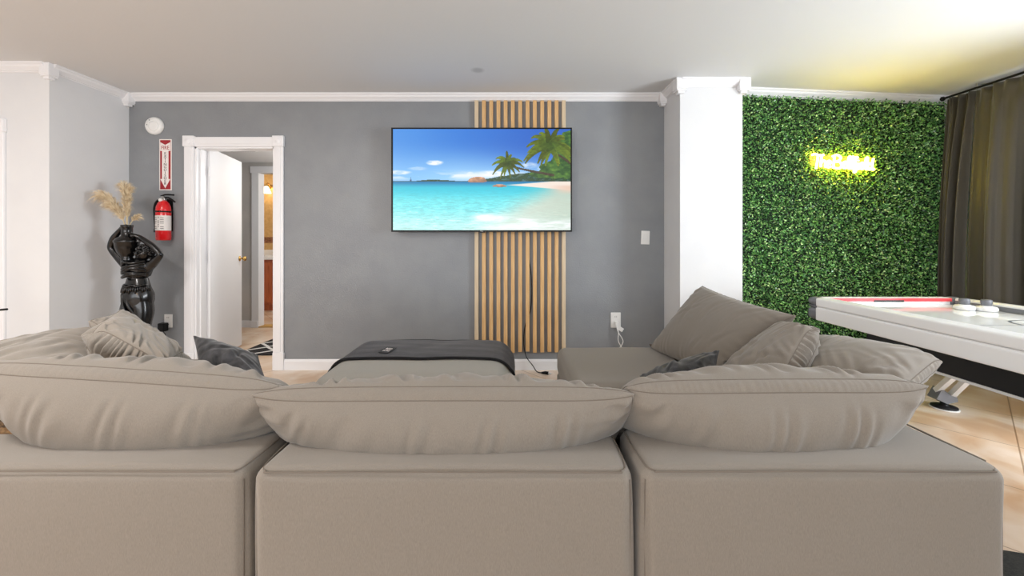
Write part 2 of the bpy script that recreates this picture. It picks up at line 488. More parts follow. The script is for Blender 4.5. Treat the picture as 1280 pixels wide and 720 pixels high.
# second door, left of the corner
d2x1 = W(8, 300, YL).x
bm = B()
box(bm, d2x1 - .085, d2x1, YL - .02, YL, 0, 2.02, .004); box(bm, d2x1 - .06, d2x1 - .025, YL - .026, YL - .018, .15, 1.93, .002)
box(bm, d2x1 - .092, d2x1 + .007, YL - .03, YL, 1.94, 2.035, .004)
box(bm, d2x1 - .92, d2x1 - .085, YL - .02, YL, 1.94, 2.02, .004)
box(bm, d2x1 - .98, d2x1 - .90, YL - .02, YL, 0, 2.02, .004)
struct('trim_16', bm, 'trim')
bm = B(); box(bm, d2x1 - .9, d2x1 - .085, YL - .012, YL + .01, .01, 1.94, .002)
for (z0, z1) in ((.15, .95), (1.05, 1.85)):
    box(bm, d2x1 - .80, d2x1 - .52, YL - .018, YL - .01, z0, z1, .006); box(bm, d2x1 - .46, d2x1 - .18, YL - .018, YL - .01, z0, z1, .006)
struct('door_2', bm, 'door')

# ------------------------------------------------------------------ hall and bathroom beyond the door
HYB = 5.27; HC = 2.17
struct('wall_hall_left', bx(-4.1, -4.0, YB + T, HYB + .1, 0, CEIL), 'wall_white')
struct('wall_hall_right', bx(-1.75, -1.65, YB + T, HYB, 0, CEIL), 'wall_white')
bx0 = -3.34                                                   # left jamb of the bathroom opening
bm = B()
box(bm, -4.0, bx0, HYB, HYB + .1, 0, HC); box(bm, bx0, -2.55, HYB, HYB + .1, 2.03, HC); box(bm, -2.55, -1.65, HYB, HYB + .1, 0, HC)
struct('wall_hall_back', bm, 'hall_wall')
struct('trim_17', bx(-4.0, bx0 - .1, HYB - .014, HYB, 0, .09), 'trim')
bm = B()
box(bm, bx0 - .08, bx0, HYB - .02, HYB, 0, 2.03, .004); box(bm, bx0 - .09, bx0 + .005, HYB - .03, HYB, 0, .09, .004)
box(bm, bx0 - .10, -2.45, HYB - .02, HYB, 2.03, 2.12, .004); box(bm, bx0 - .002, bx0 + .012, HYB - .02, HYB + .1, 0, 2.03)
struct('trim_18', bm, 'trim')
struct('ceiling_hall', bx(-4.1, -1.65, YB + T, HYB + .1, HC, HC + .06), 'ceiling')
struct('ceiling_bath', bx(-4.9, -1.65, HYB, 7.1, CEIL, CEIL + .06), 'ceiling')
# vent in the hall ceiling
vt = root('ceiling_vent', 'dark slotted air vent in the hall ceiling above the open door', 'vent', (-3.05, 4.45, HC))
bm = B(); box(bm, -3.22, -2.90, 4.33, 4.57, HC - .012, HC - .001, .002)
obj('vent_frame', bm, 'trim', vt)
bm = B()
for k in range(9): box(bm, -3.20, -2.92, 4.35 + k * .0235, 4.35 + k * .0235 + .014, HC - .016, HC - .0125)
obj('vent_slats', bm, 'table_grey', vt)
# bathroom walls
struct('wall_bath_back', bx(-4.9, -1.65, 7.0, 7.1, 0, CEIL), 'wallpaper')
struct('wall_bath_left', bx(-4.9, -4.8, HYB + .1, 7.0, 0, CEIL), 'wallpaper')
bm = B(); box(bm, -4.8, -1.65, 6.992, 7.0, 1.10, 1.20); struct('trim_19', bm, 'border')
struct('trim_20', bx(bx0 - .02, -2.5, HYB - .02, HYB + .13, 0, .012), 'threshold')
# vanity
vx0, vx1, vy0 = -4.45, -3.86, 6.46
va = root('vanity_cabinet', 'orange wood bathroom vanity with white basin top seen through the door', 'vanity', ((vx0 + vx1) / 2, 6.73, 0))
bm = B(); box(bm, vx0, vx1, vy0 + .02, 6.99, .10, .83); box(bm, vx0 + .02, vx1 - .02, vy0 + .07, 6.98, 0, .10)
obj('body', bm, 'vanity', va)
for (a, c) in ((vx0 + .02, -4.165), (-4.145, vx1 - .02)):
    bm = B(); box(bm, a, c, vy0, vy0 + .02, .14, .79, .004)
    box(bm, a + .05, c - .05, vy0 - .006, vy0 + .002, .20, .73, .005)
    dr = obj('door', bm, 'vanity', va)
    kx = c - .025 if c < -4.15 else a + .025
    bm = B(); lathe(bm, [(.008, 0), (.007, .012), (.014, .02), (.008, .028)], Vector((kx, vy0, .62)), 0, 14, axis='y')
    obj('knob', bm, 'brass', dr, True)
bm = B(); box(bm, vx0 - .02, vx1 + .02, vy0 - .03, 6.99, .83, .885, .012, 3); box(bm, vx0 - .02, vx1 + .02, 6.96, 6.99, .885, .98, .004)
ct = obj('countertop', bm, 'porcelain', va, True)
bm = B(); lathe(bm, [(.19, .884), (.20, .892), (.185, .893), (.15, .889), (.05, .886)], -4.15, 6.70, 32, 1, .75)
obj('basin', bm, 'porcelain', ct, True)
fc = root('faucet', 'small chrome tap on the white basin top', 'faucet', (-4.02, 6.88, .885))
obj('body', tb([(-4.02, 6.88, .885), (-4.02, 6.88, .96)], .018, 14), 'chrome', fc, True)
obj('spout', tb(smooth_path([(-4.02, 6.88, .95), (-4.02, 6.85, 1.0), (-4.02, 6.79, 1.0), (-4.02, 6.76, .97)]), .010, 10), 'chrome', fc, True)
for dx in (-.07, .07):
    bm = B(); tube(bm, [(-4.02 + dx, 6.88, .885), (-4.02 + dx, 6.88, .93)], .011, 10); box(bm, -4.045 + dx, -3.995 + dx, 6.873, 6.887, .93, .942, .003)
    obj('handle', bm, 'chrome', fc, True)
# towel at the right of the vanity
tw = root('hanging_towel', 'mauve towel hanging beside the orange vanity', 'towel', (-3.80, 6.5, .25))
v, f = [], []
nu, nv = 14, 24
for j in range(nv + 1):
    for i in range(nu + 1):
        u = i / nu; z = .22 + .66 * j / nv
        wdt = .10 * (1 - .25 * abs(j / nv - .4))
        v.append((-3.745 + (u - .5) * wdt * 1.2 - .02 * math.sin(j / nv * 3), 6.46 + .014 * math.sin(u * 15), z))
for j in range(nv):
    for i in range(nu):
        a = j * (nu + 1) + i; f.append((a, a + 1, a + nu + 2, a + nu + 1))
o = obj('cloth', (v, f), 'towel', tw, True); sm = o.modifiers.new('thick', 'SOLIDIFY'); sm.thickness = .012
obj('towel_bar', tb([(-3.815, 6.475, .872), (-3.65, 6.475, .872), (-3.65, 6.9995, .872)], .008, 8), 'chrome', tw, True)
# light over the basin
wl = root('vanity_light', 'brass vanity lamp with glowing bell shades over the basin', 'lamp', (-4.22, 6.99, 2.05))
obj('back_plate', bx(-4.62, -3.82, 6.975, 7.0006, 2.02, 2.11, .01), 'brass', wl)
for k, xx in enumerate((-4.50, -4.22, -3.94)):
    obj('arm', tb(smooth_path([(xx, 6.98, 2.07), (xx, 6.93, 2.13), (xx, 6.88, 2.12), (xx, 6.87, 2.07)]), .008, 8), 'brass', wl, True)
    bm = B(); lathe(bm, [(.025, 2.07), (.045, 2.04), (.06, 1.99), (.075, 1.955), (.07, 1.955), (.03, 2.05)], xx, 6.87, 20)
    obj('shade', bm, 'lamp_glow', wl, True)
# hall rug
rg = root('hall_rug', 'black hall rug with white diamond lines behind the doorway', 'rug', (-2.3, 4.5, 0))
obj('pile', bx(-2.76, -1.8, 3.98, 5.1, .0005, .012, .003), 'rug_black', rg)
bm = B()
def rline(p, q, wd=.014):
    p = Vector((*p, .0125)); q = Vector((*q, .0125)); d = (q - p).normalized(); n = Vector((-d.y, d.x, 0)) * wd
    prism(bm, [p - n, p + n, q + n, q - n], (0, 0, 0), (0, 0, .002))
for k in range(3):
    for j in range(4):
        cx, cy = -2.60 + k * .32, 4.12 + j * .28
        rline((cx - .15, cy), (cx, cy + .13)); rline((cx, cy + .13), (cx + .15, cy)); rline((cx + .15, cy), (cx, cy - .13)); rline((cx, cy - .13), (cx - .15, cy))
obj('line_pattern', bm, 'rug_white', rg)

# ------------------------------------------------------------------ things on the back wall
# smoke detector
c = W(192, 157, YB - .02)
sd = root('smoke_detector', 'round white smoke detector high on the grey wall', 'smoke detector', (c.x, YB, c.z))
bm = B(); lathe(bm, [(.076, 0), (.078, .004), (.078, .014), (.072, .024), (.066, .032), (.03, .036)], Vector((c.x, YB, c.z)), 0, 40, axis='y')
obj('housing', bm, 'white_plastic', sd, True)
bm = B(); lathe(bm, [(.044, 0), (.044, .003), (.034, .005)], Vector((c.x + .012, YB - .034, c.z - .008)), 0, 32, axis='y')
obj('cover', bm, 'white_plastic', sd, True)
for (a, q) in ((-.025, .045), (-.02, .022), (-.045, .004)):
    bm = B(); lathe(bm, [(.0035, 0), (.0035, .003)], Vector((c.x + a, YB - .0335, c.z + q)), 0, 10, axis='y'); obj('indicator_hole', bm, 'black', sd)

# extinguisher sign
c0 = W(199.5, 174, YB); c1 = W(215, 238, YB)
xs, xe, zt, zb = c0.x, c1.x, c0.z, c1.z
xm = (xs + xe) / 2
sg = root('fire_extinguisher_sign', 'red and white fire extinguisher arrow sign on the grey wall', 'sign', (xm, YB, zb))
obj('plate', bx(xs, xe, YB - .004, YB - .0002, zb, zt, .0015), 'sign_white', sg)
obj('red_field', bx(xs + .009, xe - .009, YB - .005, YB - .0035, zb + .009, zt - .009), 'sign_red', sg)
bm = B()
ya = YB - .0062
hw = (xe - xs) / 2
poly = [(xm - hw * .52, zt - .105), (xm + hw * .52, zt - .105), (xm + hw * .52, zb + .10), (xm + hw * .80, zb + .10), (xm, zb + .018), (xm - hw * .80, zb + .10), (xm - hw * .52, zb + .10)]
prism(bm, [(x, ya, z) for x, z in poly], (0, 0, 0), (0, .0015, 0))
poly = [(xm - hw * .80, zt - .105), (xm - hw * .80, zt - .028), (xm, zt - .052), (xm + hw * .80, zt - .028), (xm + hw * .80, zt - .105)]
prism(bm, [(x, ya, z) for x, z in poly], (0, 0, 0), (0, .0015, 0))
obj('arrow', bm, 'sign_white', sg)
bm = text_on_wall('FIRE', .046, (xm, YB - .0066, zt - .078), extrude=.0006, sx=.86, sy=1.05)
obj('heading_lettering', bm, 'sign_red', sg); bm = B()
word = 'EXTINGUISHER'
zz0, zz1 = zt - .128, zb + .058
for k, ch in enumerate(word):
    join(bm, text_on_wall(ch, .030, (xm, YB - .0066, zz0 + (zz1 - zz0) * k / (len(word) - 1)), extrude=.0006, sx=1.15))
obj('vertical_lettering', bm, 'ink', sg)

# fire extinguisher, hung on a bracket
ex, ez0, ez1 = W(201.5, 300, 3.46).x, W(200, 300.5, 3.46).z, W(200, 252, 3.46).z
ey = 3.482
fe = root('fire_extinguisher', 'red fire extinguisher hanging on the grey wall under its sign', 'fire extinguisher', (ex, ey, ez0))
R_ = .054
bm = B(); lathe(bm, [(R_ * .9, ez0), (R_, ez0 + .012), (R_, ez0 + .265), (R_ * .93, ez0 + .295), (R_ * .72, ez0 + .325), (R_ * .40, ez0 + .345), (R_ * .34, ez0 + .352)], ex, ey, 40)
obj('cylinder', bm, 'red', fe, True)
bm = B(); lathe(bm, [(R_ + .0012, ez0 + .085), (R_ + .0012, ez0 + .215)], ex, ey, 60, caps=False)
for fcx in [q for q in bm.faces if q.calc_center_median().y > ey + .02]: bm.faces.remove(fcx)
lb = obj('label', bm, 'label', fe, True)
bm = B()
for k in range(7):
    a0 = -PI / 2 - .75 + (k % 2) * .02
    for (s0, s1) in ((-.75, -.2), (.02, .14), (.3, .75)):
        if (k + int(s0 * 10)) % 5 == 0: continue
        pts = [(ex + (R_ + .002) * math.sin(t), ey - (R_ + .002) * math.cos(t), ez0 + .10 + k * .0155) for t in np.linspace(s0, s1, 6)]
        vs0 = [bm.verts.new(p) for p in pts]; vs1 = [bm.verts.new((p[0], p[1], p[2] + (.009 if s0 == .02 else .004))) for p in pts]
        for i in range(5): bm.faces.new((vs0[i], vs0[i + 1], vs1[i + 1], vs1[i]))
obj('label_print', bm, 'ink', lb)
bm = B(); lathe(bm, [(R_ + .004, ez0 + .243), (R_ + .004, ez0 + .255)], ex, ey, 48, caps=False)
o = obj('strap', bm, 'black', fe, True); o.modifiers.new('t', 'SOLIDIFY').thickness = .003
bm = B(); lathe(bm, [(.024, ez1 - .02), (.024, ez1 + .008), (.018, ez1 + .012), (.018, ez1 + .045), (.012, ez1 + .05)], ex, ey, 20)
box(bm, ex - .04, ex + .02, ey - .013, ey + .013, ez1 + .012, ez1 + .034, .004)
obj('valve', bm, 'steel', fe, True)
bm = B(); lathe(bm, [(.015, 0), (.015, .008), (.010, .009)], Vector((ex - .006, ey - .018, ez1 + .012)), 0, 20, axis='y'); obj('pressure_gauge', bm, 'white_plastic', fe)
obj('lever', tb(smooth_path([(ex - .02, ey, ez1 + .05), (ex + .02, ey, ez1 + .062), (ex + .09, ey, ez1 + .060)]), .0075, 8), 'black', fe, True)
obj('carry_handle', tb(smooth_path([(ex + .0, ey, ez1 + .034), (ex + .04, ey, ez1 + .036), (ex + .075, ey, ez1 + .016), (ex + .10, ey, ez1 - .002)]), .0075, 8), 'black', fe, True)
hz = smooth_path([(ex - .03, ey, ez1 + .025), (ex - .062, ey, ez1 - .005), (ex - .078, ey, ez1 - .06), (ex - .074, ey, ez1 - .14), (ex - .068, ey, ez1 - .235)])
bm = B(); tube(bm, hz, .010, 10); tube(bm, [hz[-1], hz[-1] + Vector((0, 0, -.03))], [.012, .014], 10)
obj('hose', bm, 'black', fe, True)
bm = B(); box(bm, ex - .02, ex + .02, ey + .04, YB, ez0 + .1, ez1 + .02); box(bm, ex - .03, ex + .03, YB - .006, YB + .0004, ez0 + .08, ez1 + .03)
obj('bracket', bm, 'black', fe)

# outlets and switch
def plate(name, label, cat, px, py, w, h, rot=0.0):
    c = W(px, py, YB)
    o = root(name, label, cat, (c.x, YB, c.z))
    bm = bx(c.x - w / 2, c.x + w / 2, YB - .007, YB - .0002, c.z - h / 2, c.z + h / 2, .003)
    if rot: bmesh.ops.rotate(bm, cent=(c.x, YB, c.z), matrix=Matrix.Rotation(rot, 3, 'Y'), verts=bm.verts[:])
    obj('cover_plate', bm, 'white_plastic', o)
    return o, c
sw, c = plate('light_switch', 'white rocker light switch on the grey wall near the white column', 'light switch', 806.5, 297, .076, .120, math.radians(2))
bm = bx(c.x - .017, c.x + .017, YB - .011, YB - .006, c.z - .033, c.z + .033, .002); obj('rocker', bm, 'white_plastic', sw)
def sockets(o, c):
    for dz in (.03, -.03):
        bm = B(); lathe(bm, [(.019, 0), (.019, .002)], Vector((c.x, YB - .007, c.z + dz)), 0, 20, axis='y')
        s = obj('socket', bm, 'white_plastic', o)
        bm = B(); box(bm, c.x - .008, c.x - .005, YB - .0096, YB - .0088, c.z + dz - .005, c.z + dz + .006); box(bm, c.x + .005, c.x + .008, YB - .0096, YB - .0088, c.z + dz - .005, c.z + dz + .006)
        obj('slots', bm, 'ink', s)
ol, c = plate('wall_outlet', 'white wall outlet with two white cables below the light switch', 'outlet', 769.5, 400, .088, .135)
sockets(ol, c)
pc = root('charger_cable', 'white charger plug with looping cables on the outlet', 'cable', (c.x, YB - .02, c.z - .1))
obj('plug', bx(c.x - .014, c.x + .014, YB - .045, YB - .0095, c.z - .045, c.z - .010, .005), 'white_plastic', pc)
bm = bx(c.x + .010, c.x + .066, YB - .034, YB - .030, c.z - .085, c.z - .05, .001)
bmesh.ops.rotate(bm, cent=(c.x + .03, YB - .03, c.z - .06), matrix=Matrix.Rotation(math.radians(32), 3, 'Y'), verts=bm.verts[:])
obj('paper_tag', bm, 'white_plastic', pc)
for sgn in (-1, 1):
    pts = smooth_path([(c.x + .004 * sgn, YB - .04, c.z - .04), (c.x + .012, YB - .05, c.z - .10), (c.x + .035 - .02 * sgn, YB - .04, c.z - .18), (c.x + .035 + .022 * sgn, YB - .05, c.z - .27), (c.x + .05 + .01 * sgn, YB - .06, c.z - .42)])
    obj('cord', tb(pts, .0038, 6), 'white_plastic', pc, True)
ol2, c = plate('wall_outlet', 'wall outlet holding a black power adapter beside the door casing', 'outlet', 211, 401, .072, .118)
sockets(ol2, c)
ad = root('power_adapter', 'black power adapter plugged in beside the door casing', 'adapter', (c.x - .015, YB - .03, c.z - .05))
obj('body', bx(c.x - .05, c.x + .008, YB - .060, YB - .0095, c.z - .085, c.z - .012, .006), 'black', ad)
obj('cord', tb(smooth_path([(c.x - .02, YB - .04, c.z - .08), (c.x + .005, YB - .04, c.z - .12), (c.x - .03, YB - .045, c.z - .16), (c.x - .09, YB - .05, c.z - .24), (c.x - .10, YB - .05, c.z - .44)]), .003, 6), 'black', ad, True)

# wood slats glued to the wall
SX = [595.6, 604.8, 613.9, 623.0, 632.0, 641.0, 650.2, 659.5, 668.6, 677.8, 686.8, 695.8, 704.8]
SB = [438, 439, 439, 439, 440, 441, 440, 439.5, 441, 440.5, 440, 440.5, 439]
ORD = ['first', 'second', 'third', 'fourth', 'fifth', 'sixth', 'seventh', 'eighth', 'ninth', 'tenth', 'eleventh', 'twelfth', 'last']
for k, px in enumerate(SX):
    p = W(px, SB[k], YB - .03)
    zt_ = CEIL - .062
    hwid = .0165
    pale = k in (0, 12)
    wv = random.uniform(-.002, .002)
    bm = bx(p.x - hwid, p.x + hwid, YB - .032, YB + .0006, p.z, zt_, .0025)
    o = obj('wood_slat', bm, 'slat_pale' if pale else 'slat', None, False, (p.x, YB - .016, p.z))
    lab = ('pale greyish wood slat at the TV side, first of the row' if k == 0 else
           'pale last wood slat of the row, nearest the wall outlet' if k == 12 else
           'honey wood slat on the grey wall, %s from the TV-logo end of the row' % ORD[k])
    if k == 6: lab = 'honey wood slat in the middle of the row, seventh from either end'
    tag(o, lab, 'slat', 'vertical wood slats behind the television')

# television
tl, tr_, bl, br_ = W(488, 159.5, 3.44), W(715, 159.5, 3.44), W(490, 290, 3.44), W(715, 289, 3.44)
tx0, tx1, tz0, tz1 = (tl.x + bl.x) / 2, tr_.x, bl.z + .002, tl.z
tv = root('television', 'wide black flat television showing a tropical beach', 'television', ((tx0 + tx1) / 2, 3.45, tz0))
bm = B()
be = .014
box(bm, tx0, tx1, 3.44, 3.48, tz0, tz0 + be); box(bm, tx0, tx1, 3.44, 3.48, tz1 - be * .8, tz1)
box(bm, tx0, tx0 + be, 3.44, 3.48, tz0 + be, tz1 - be * .8); box(bm, tx1 - be * .8, tx1, 3.44, 3.48, tz0 + be, tz1 - be * .8)
obj('bezel', bm, 'black', tv)
obj('back_case', bx(tx0 + .004, tx1 - .004, 3.462, 3.50, tz0 + .004, tz1 - .004, .006), 'black', tv)
bm = B(); box(bm, -.55, .02, 3.50, 3.515, 1.3, 1.75); box(bm, -.45, -.08, 3.515, YB - .0003, 1.35, 1.7)
obj('wall_mount', bm, 'black', tv)
xm_ = (tx0 + tx1) / 2
obj('logo', text_on_wall('TCL', .014, (xm_ - .0, 3.4392, tz0 + .006), extrude=.0003), 'white_plastic', tv)
obj('sensor', bx(xm_ - .018, xm_ + .028, 3.445, 3.462, tz0 - .007, tz0 + .001, .002), 'foot_black', tv)

# the picture on the screen, painted as a colour attribute on a fine grid
def screen_picture(nx, ny):
    u, v = np.meshgrid((np.arange(nx) + .5) / nx, (np.arange(ny) + .5) / ny)
    img = np.zeros((ny, nx, 3))
    def fbm(x, y, seed, oct=5, lac=2.0):
        r = np.random.default_rng(seed); out = np.zeros_like(x); a = 1.0; tot = 0
        for o in range(oct):
            n = 64
            g = r.random((n, n))
            xi, yi = np.floor(x).astype(int), np.floor(y).astype(int); fx, fy = x - xi, y - yi
            fx = fx * fx * (3 - 2 * fx); fy = fy * fy * (3 - 2 * fy)
            g00 = g[yi % n, xi % n]; g10 = g[yi % n, (xi + 1) % n]; g01 = g[(yi + 1) % n, xi % n]; g11 = g[(yi + 1) % n, (xi + 1) % n]
            out += a * ((g00 * (1 - fx) + g10 * fx) * (1 - fy) + (g01 * (1 - fx) + g11 * fx) * fy)
            tot += a; a *= .5; x = x * lac; y = y * lac
        return out / tot
    def mixc(a, b, t): return a * (1 - t[..., None]) + np.array(b, float) * t[..., None]
    def ss(a, b, x): t = np.clip((x - a) / (b - a), 0, 1); return t * t * (3 - 2 * t)
    hor = .517
    sky = mixc(np.ones((ny, nx, 3)) * np.array([66., 132, 222]), (160, 214, 255), ss(.1, .52, v))
    sky = mixc(sky, (48, 96, 196), ss(.3, 1.0, u) * (1 - ss(.15, .5, v)) * .85)
    sky = mixc(sky, (110, 180, 248), (1 - ss(0, .45, u)) * .45)
    cl = fbm(u * 7, v * 16, 3)
    low = np.exp(-((v - .46) / .035) ** 2)
    sky = mixc(sky, (250, 252, 255), np.clip((cl - .42) * 5, 0, 1) * low * .85)
    for (cx, cy, rx, ry, s) in ((.235, .333, .05, .026, 1), (.03, .43, .075, .022, .8), (.14, .39, .06, .018, .4), (.435, .44, .02, .02, .7), (.55, .44, .09, .03, .9), (.77, .36, .05, .03, .7), (.86, .39, .05, .04, .9)):
        d = ((u - cx) / rx) ** 2 + ((v - cy - .012 * (fbm(u * 30, v * 30, 9) - .5)) / ry) ** 2
        sky = mixc(sky, (255, 255, 255), np.clip((1.2 - d) * 1.2, 0, 1) * s * np.clip(fbm(u * 26, v * 40, 5) * 1.9 - .2, 0, 1))
    img[:] = sky
    t = (v - hor) / (1 - hor)
    sea = mixc(np.ones((ny, nx, 3)) * np.array([10., 120, 178]), (44, 200, 222), ss(0, .14, t))
    sea = mixc(sea, (104, 226, 232), ss(.12, .45, t)); sea = mixc(sea, (176, 240, 234), ss(.45, 1.0, t))
    per = 1 / (.12 + np.clip(t, 0, 1))
    w1 = fbm(u * 26 * per ** .55, t * 62, 21); w2 = fbm(u * 60, t * 90, 22)
    sea = sea * (1 + (.30 * (w1 - .5) + .16 * (w2 - .5)) * ss(0.02, .6, t))[..., None]
    sea = mixc(sea, (226, 255, 252), np.clip((w1 - .62) * 4, 0, .6) * ss(.3, .9, t))
    sand = ss(.0, .32, (u - .63) * 1.05 + (t - .25) * .45 - .03 + .05 * (fbm(u * 8, v * 10, 31) - .5)) * ss(.0, .03, t)
    sea = mixc(sea, (222, 214, 194), sand * .82 * (1 - .25 * ss(.5, 1, t)))
    bank = ss(.0, .05, (u - .60) * .33 + .03 - np.abs(t - .02) * 1.2 + .06)
    bank = ss(.015, .035, (u - .66) * .30 - np.abs(t - .075) + .03)
    sea = mixc(sea, (246, 232, 220), bank)
    sea = mixc(sea, (236, 206, 186), ss(.84, 1.0, u) * ss(.05, .12, t) * (1 - ss(.14, .30, t)))
    fo = fbm(u * 12, t * 18, 41, 6)
    fl = .80 + .05 * np.sin(u * 9) + .06 * (u - .6)
    foam = np.exp(-((t - fl) / .07) ** 2) * ss(.40, .52, u) + .8 * np.exp(-((t - .93) / .07) ** 2) * ss(.45, .6, u)
    sea = mixc(sea, (250, 255, 255), np.clip(foam * (fo * 2.6 - .55), 0, .95))
    img = np.where((v > hor)[..., None], sea, img)
    # distant shore and hill
    hl = hor - .002 - .013 * ss(.1, .2, u) * (1 - ss(.25, .4, u)) - .105 * ss(.36, .9, u) * (1 - .2 * ss(.95, 1.05, u)) * (.85 + .3 * fbm(u * 30, v * 0, 51))
    hill = ((v > hl) & (v < hor + .002 * np.ones_like(v))).astype(float)
    hc = fbm(u * 60, v * 60, 52)
    img = mixc(img, (40, 70, 46), hill * np.clip(.5 + hc, .4, 1))
    img = np.where(((hill > 0) & (hc > .55))[..., None], img * .6 + np.array([70, 96, 50]) * .4, img)
    # rocks
    for (cx, cy, rx, ry) in ((.478, .512, .052, .040), (.452, .52, .03, .022), (.60, .566, .039, .018)):
        yy = (v - cy) / ry
        d = ((u - cx) / rx) ** 2 + np.where(yy < 0, yy ** 2, (yy * 2.4) ** 2) + .5 * (fbm(u * 40, v * 40, 61) - .5)
        rc = np.stack([150 + 70 * (.5 - yy) * .6, 112 + 60 * (.5 - yy) * .55, 92 + 44 * (.5 - yy) * .5], -1) * (.7 + .6 * fbm(u * 50, v * 50, 62))[..., None]
        img = np.where((d < 1)[..., None], rc, img)
    # boat
    img = np.where(((np.abs(u - .1) < .006) & (np.abs(v - .508) < .008) | (np.abs(u - .1) < .0018) & (np.abs(v - .495) < .02))[..., None], np.array([70., 100, 140]), img)
    asp = 1.72
    def stroke(p0, p1, p2, w0, w1, colf, img):
        for k in range(40):
            s = k / 39
            x = (1 - s) ** 2 * p0[0] + 2 * s * (1 - s) * p1[0] + s * s * p2[0]; y = (1 - s) ** 2 * p0[1] + 2 * s * (1 - s) * p1[1] + s * s * p2[1]
            w = w0 + (w1 - w0) * s
            d = np.hypot((u - x), (v - y) / asp)
            img = np.where((d < w)[..., None], np.array(colf(s)) * (.72 + .5 * fb70)[..., None], img)
        return img
    rr = random.Random(5)
    fb70 = fbm(u * 70, v * 70, 71)
    # bush at the edge
    bushes = [(.965, .27, .075, .17), (.93, .40, .10, .09), (.99, .12, .05, .12), (.86, .45, .09, .035)]
    for (cx, cy, rx, ry) in bushes:
        d = ((u - cx) / rx) ** 2 + ((v - cy) / ry) ** 2 + 1.4 * (fbm(u * 24, v * 24, 81) - .5)
        gc = fbm(u * 45, v * 45, 82)
        img = np.where((d < 1)[..., None], np.stack([36 + 90 * gc ** 1.5, 66 + 105 * gc ** 1.3, 34 + 30 * gc], -1), img)
    def palm(cx, cy, L, n, img, trunk):
        img = stroke(trunk[0], trunk[1], trunk[2], .004, .008, lambda s: (78, 66, 52), img)
        for i in range(n):
            a = -PI + 2 * PI * (i + .5) / n + rr.uniform(-.15, .15)
            l = L * rr.uniform(.8, 1.1)
            dx, dy = math.cos(a) * l, math.sin(a) * l * .8
            mid = (cx + dx * .55, cy + (dy * .6 - l * .22) * asp); end = (cx + dx, cy + (dy + l * .30 * abs(math.cos(a))) * asp)
            g = rr.uniform(.75, 1.25)
            for q in (-1, 1):
                img = stroke((cx, cy), (mid[0], mid[1] + q * .006), end, L * .15, L * .03, lambda s, g=g: (66 * g + 46 * s, 92 * g + 34 * s, 34 * g), img)
        return img
    img = palm(.645, .345, .088, 15, img, ((.655, .36), (.72, .40), (.90, .455)))
    img = palm(.885, .175, .140, 19, img, ((.89, .2), (.95, .28), (1.02, .36)))
    return np.clip(img, 0, 255)
NX, NY = 372, 214
img = screen_picture(NX, NY)
sx0, sx1, sz0, sz1 = tx0 + be, tx1 - be * .8, tz0 + be, tz1 - be * .8
vx = np.linspace(sx0, sx1, NX + 1); vz = np.linspace(sz1, sz0, NY + 1)
gx, gz = np.meshgrid(vx, vz)
verts = np.stack([gx.ravel(), np.full(gx.size, 3.4455), gz.ravel()], -1)
ii, jj = np.meshgrid(np.arange(NX), np.arange(NY)); a = (jj * (NX + 1) + ii).ravel()
faces = np.stack([a, a + NX + 1, a + NX + 2, a + 1], -1)
me = bpy.data.meshes.new('screen')
me.from_pydata((verts - np.array(ORIGIN[tv])).tolist(), [], faces.tolist())
col = np.ones((len(faces), 4, 4), np.float32)
lc = (img / 255.0); lc = np.where(lc <= .04045, lc / 12.92, ((lc + .055) / 1.055) ** 2.4)
col[:, :, :3] = lc.reshape(-1, 3)[:, None, :]
at = me.attributes.new('picture', 'FLOAT_COLOR', 'CORNER'); at.data.foreach_set('color', col.ravel())
m, nt, b = principled('tv screen')
b.inputs['Base Color'].default_value = (.004, .004, .005, 1); b.inputs['Roughness'].default_value = .22
an = nt.nodes.new('ShaderNodeAttribute'); an.attribute_name = 'picture'
nt.links.new(an.outputs['Color'], b.inputs['Emission Color']); b.inputs['Emission Strength'].default_value = 1.0
me.materials.append(m)
o = bpy.data.objects.new('screen', me); C.objects.link(o); o.parent = tv

# television power cord
pcord = root('power_cable', 'thin black cord running down between the slats to a plug on the floor', 'cord', (W(678, 463, 3.5).x, 3.44, 0))
q = lambda px, py, Y=3.528: W(px, py, Y)
path = [q(659, 287, 3.53), q(661, 320, 3.538), q(664, 345), q(664.5, 370), q(663, 388), q(657, 405, 3.532), q(655, 418), q(655, 432, 3.525), q(658, 446, 3.51), W(666, 457, 3.49), Vector((W(671, 461, 3.46).x, 3.46, .012)), Vector((W(677, 463, 3.44).x, 3.44, .008))]
obj('cord', tb(smooth_path(path, 6), .0042, 6), 'black', pcord, True)
e = path[-1]
bm = B(); tube(bm, [e, e + Vector((.03, -.015, .006))], [.008, .013], 10); tube(bm, [e + Vector((.03, -.015, .006)), e + Vector((.055, -.027, .006))], .013, 10)
obj('plug', bm, 'black', pcord, True)
obj('prongs', tb([e + Vector((.055, -.027, .006)), e + Vector((.078, -.038, .006))], .006, 8), 'white_plastic', pcord, True)

# ------------------------------------------------------------------ hedge wall, neon sign
org = Vector((gx0, gy0, 0))
L0 = (PX1 - gx0) / gd.x + .004
L1 = (3.885 - gx0) / gd.x
HT = 2.375
hd = root('hedge_wall', 'wall covered in bright green artificial boxwood leaves beside the curtain', 'hedge wall', tuple(org + gd * ((L0 + L1) / 2) + gn * .02))
bm = B()
pts = [org + gd * L0 + gn * .002, org + gd * L1 + gn * .002, org + gd * L1 + gn * .02, org + gd * L0 + gn * .02]
prism(bm, pts, (0, 0, .01), (0, 0, HT - .02)); obj('backing', bm, 'hedge_back', hd)
N = 62000
lu = RNG.uniform(L0 + .004, L1 - .004, N); lz = RNG.uniform(.015, HT, N)
